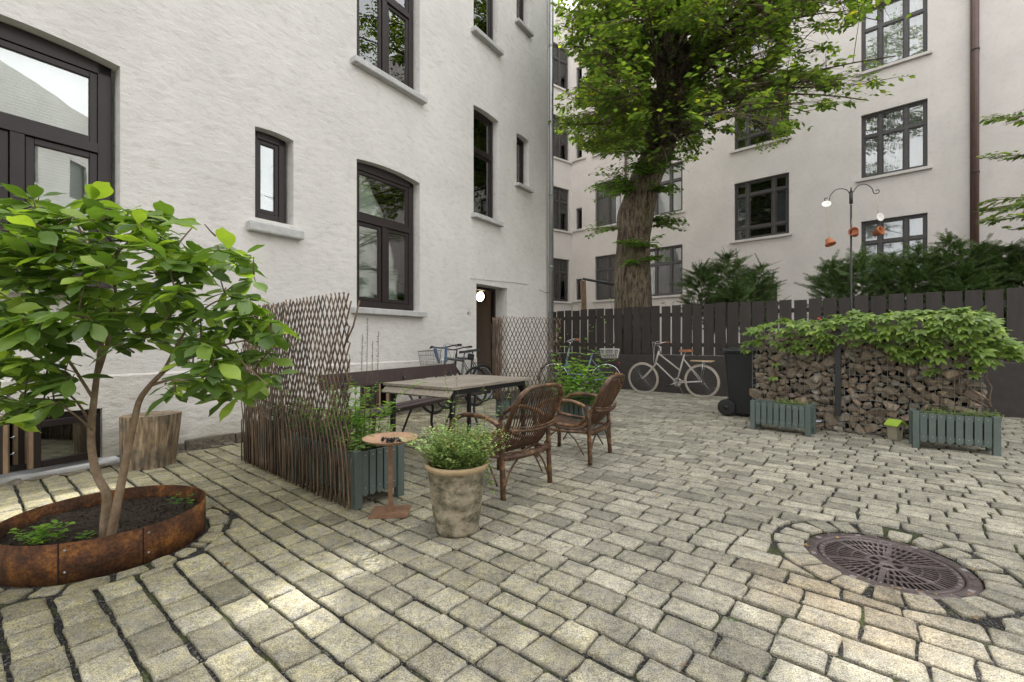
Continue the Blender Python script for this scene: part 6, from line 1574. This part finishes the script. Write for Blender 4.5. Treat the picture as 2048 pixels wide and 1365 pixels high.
    if st.get('basket'):
        cx_, zb_, mt, lx, ly, hz = st['basket']; g = G()
        def rr_(z, f): return [V3((cx_+f*lx*max(-1, min(1, 1.25*math.cos(a))), f*ly*max(-1, min(1, 1.25*math.sin(a))), zb_+z)) for a in np.linspace(0, 2*PI, 33)[:-1]]
        for z, f, w in ((0, .82, .003), (hz*.35, .88, .0022), (hz*.68, .94, .0022), (hz, 1.0, .0048)): g.tube(rr_(z, f), w, 4, closed=True)
        A, B_ = rr_(0, .82), rr_(hz, 1.0)
        for i in range(32): g.tube([A[i], B_[i]], .0022, 3, cap=False)
        for i in range(0, 16, 2): g.tube([A[i], A[31-i]], .002, 3, cap=False)
        obj('basket', g, M[mt], t)
    return t
make_bike('pale city bicycle with tan saddle and cream tyres leaning on the dark low wall', gnd(1404, 797.5), gnd(1287, 788.5), dict(frame='bikewhite', mixte=1, tyre='cream', saddle='tan', grip='tan', rim='bikewhite', rack='wood', stand=1, palecable=1, seat=.97, head=.94, rise=.06, sweep=.16, width=.25, tube=.0165, tyw=.0125, stem=.10), lean=R(-4))
make_bike('teal city bicycle with white rear basket beside the open diamond trellis', gnd(1212, 789.5), gnd(1108, 788), dict(frame='biketeal', low=1, saddle='black', grip='tan', rim='chrome', rack='metal', fenders=2, reflector=1, spokeref=2.7, seat=.95, head=1.0, stem=.12, rise=.05, sweep=.24, width=.29, basket=(-.07, .80, 'white', .20, .16, .18), tube=.018), lean=R(-3))
make_bike('black and grey bicycle with wire front basket parked behind the bench', Vector((-.62, 8.02, 0)), Vector((-1.20, 7.17, 0)), dict(frame='bikegrey', saddle='black', rim='steel', darkbar=1, seat=.98, head=.95, stem=.08, reach=.08, sweep=.06, width=.34, tube=.019, tyw=.020, R=.35, basket=(1.10, .78, 'wire', .13, .16, .22)), lean=R(4))
make_bike('dark bicycle with rear rack partly hidden by the doorway trellis', Vector((-.52, 8.62, 0)), Vector((-1.08, 7.73, 0)), dict(frame='steel', saddle='black', rim='galv', darkbar=1, seat=.99, head=.93, rack='metal', fenders=1, tube=.016), lean=R(5))
bag = tag(obj('saddle_bag', G().box(-.06, .05, -.035, .035, -.11, 0), M['black'], None, Vector((-.70, 7.85, .93)), (0, .2, math.atan2(.85, .58)), bevel=.015), 'small black bag strapped under the grey bicycle saddle', 'bag')
cvr = tag(obj('basket_cover', G().tube(smooth([Vector(p) for p in ((-.09, 0, .02), (-.06, .01, -.10), (-.02, 0, -.22))]), [.030, .045, .02], 8, flat=.4).tube(smooth([Vector(p) for p in ((.09, 0, .05), (.08, .01, -.08), (.10, 0, -.2))]), [.02, .03, .015], 8, flat=.4), M['blue'], None, Vector((-1.14, 7.27, 1.02)), (0, 0, .3)), 'blue cloth strips hanging in the wire basket of the grey bicycle', 'cloth')

# ================================================================== MANHOLE
mh = thing('manhole_cover', 'round cast iron manhole cover with slotted grating sunk in the paving', 'manhole cover', MH+Vector((0, 0, -.030)), .5)
obj('frame_ring', G().lathe([(.302, -.01), (.302, .012), (.312, .014), (.355, .014), (.362, .008), (.362, -.02)], 64), M['cast'], mh)
obj('void', G().lathe([(0, -.014), (.302, -.014)], 40), M['darkhole'], mh)
g = G()
for (ra, rb) in ((.268, .298), (.205, .213), (.142, .150), (.070, .090), (.0, .035)):
    g.lathe([(ra, -.008), (ra, .006), (ra+.002, .009), (rb-.002, .009), (rb, .006), (rb, -.008)], 64)
obj('cover_rings', g, M['cast'], mh)
g = G()
for (ra, rb, n, w) in ((.088, .143, 28, .0048), (.148, .207, 44, .0046), (.211, .270, 60, .0048)):
    for i in range(n): g.box(ra, rb, -w, w, -.006, .0075, M=Matrix.Rotation(2*PI*i/n, 4, 'Z'))
for i in range(6): g.box(.03, .09, -.010, .010, -.006, .008, M=Matrix.Rotation(2*PI*i/6, 4, 'Z')); g.box(.088, .27, -.012, .012, -.006, .008, M=Matrix.Rotation(2*PI*i/6+.3, 4, 'Z'))
tag(obj('cover_bars', g, M['cast'], mh), kind='stuff')
M['castpale'] = simple('rubbed_cast_iron', (.30, .27, .26), (.2, .17, .17), 30, .45, .3, metal=.3)
for i in range(24): obj('raised_block', G().box(.320, .345, -.014, .014, .013, .0175, M=Matrix.Rotation(2*PI*i/24, 4, 'Z')), M['castpale' if i % 3 == 0 else 'cast'], mh, bevel=.002)
for i in range(40):
    if i % 10 < 7: obj('raised_mark', G().box(.276, .290, -.004, .004, .008, .0115, M=Matrix.Rotation(2*PI*i/40, 4, 'Z')), M['castpale'], mh)

# fallen leaves and sprigs of moss in the joints
rl = random.Random(41); fl = G(); P, D, U, S_ = [], [], [], []
for i in range(190):
    if i < 120: x, y = rl.uniform(-2.5, 4.5), rl.uniform(1.6, 9.5)
    elif i < 155: a = rl.uniform(0, 6.28); x, y = MH.x+.36*math.cos(a), MH.y+.36*math.sin(a)
    else: w = rl.uniform(.2, 2.3); q = GA+GDIR*w+Vector((-.67, -.74, 0))*rl.uniform(.02, .12); x, y = q.x, q.y
    if (Vector((x, y, 0))-W0).dot(WN) < .15: continue
    P.append(Vector((x, y, .006))); D.append(Vector((rl.uniform(-1, 1), rl.uniform(-1, 1), .05))); U.append(Vector((rl.uniform(-.3, .3), rl.uniform(-.3, .3), 1))); S_.append(rl.uniform(.010, .030) if i < 120 else rl.uniform(.008, .018))
tag(leafmesh('fallen_leaves', P, D, U, S_, M['dry'], None, LV, LF), kind='stuff')
P, D, U, S_ = [], [], [], []
for i in range(14):
    if i < 40: px, py = rl.choice(((1520, 1365-20), (1465, 1240), (1452, 1220), (1990, 1262), (1560, 700), (330, 1305), (90, 1012))); q = gnd(max(px, 5), max(py, 900)) 
    else: q = Vector((rl.uniform(-2, 4.5), rl.uniform(1.6, 7), 0))
    for k in range(4): P.append(q+Vector((rl.uniform(-.02, .02), rl.uniform(-.02, .02), -.006))); D.append(Vector((rl.uniform(-1, 1), rl.uniform(-1, 1), 1.2))); U.append(Vector((rl.uniform(-1, 1), 1, .2))); S_.append(rl.uniform(.006, .012))
tag(leafmesh('joint_moss', P, D, U, S_, M['leaf_fern'], None), kind='stuff')
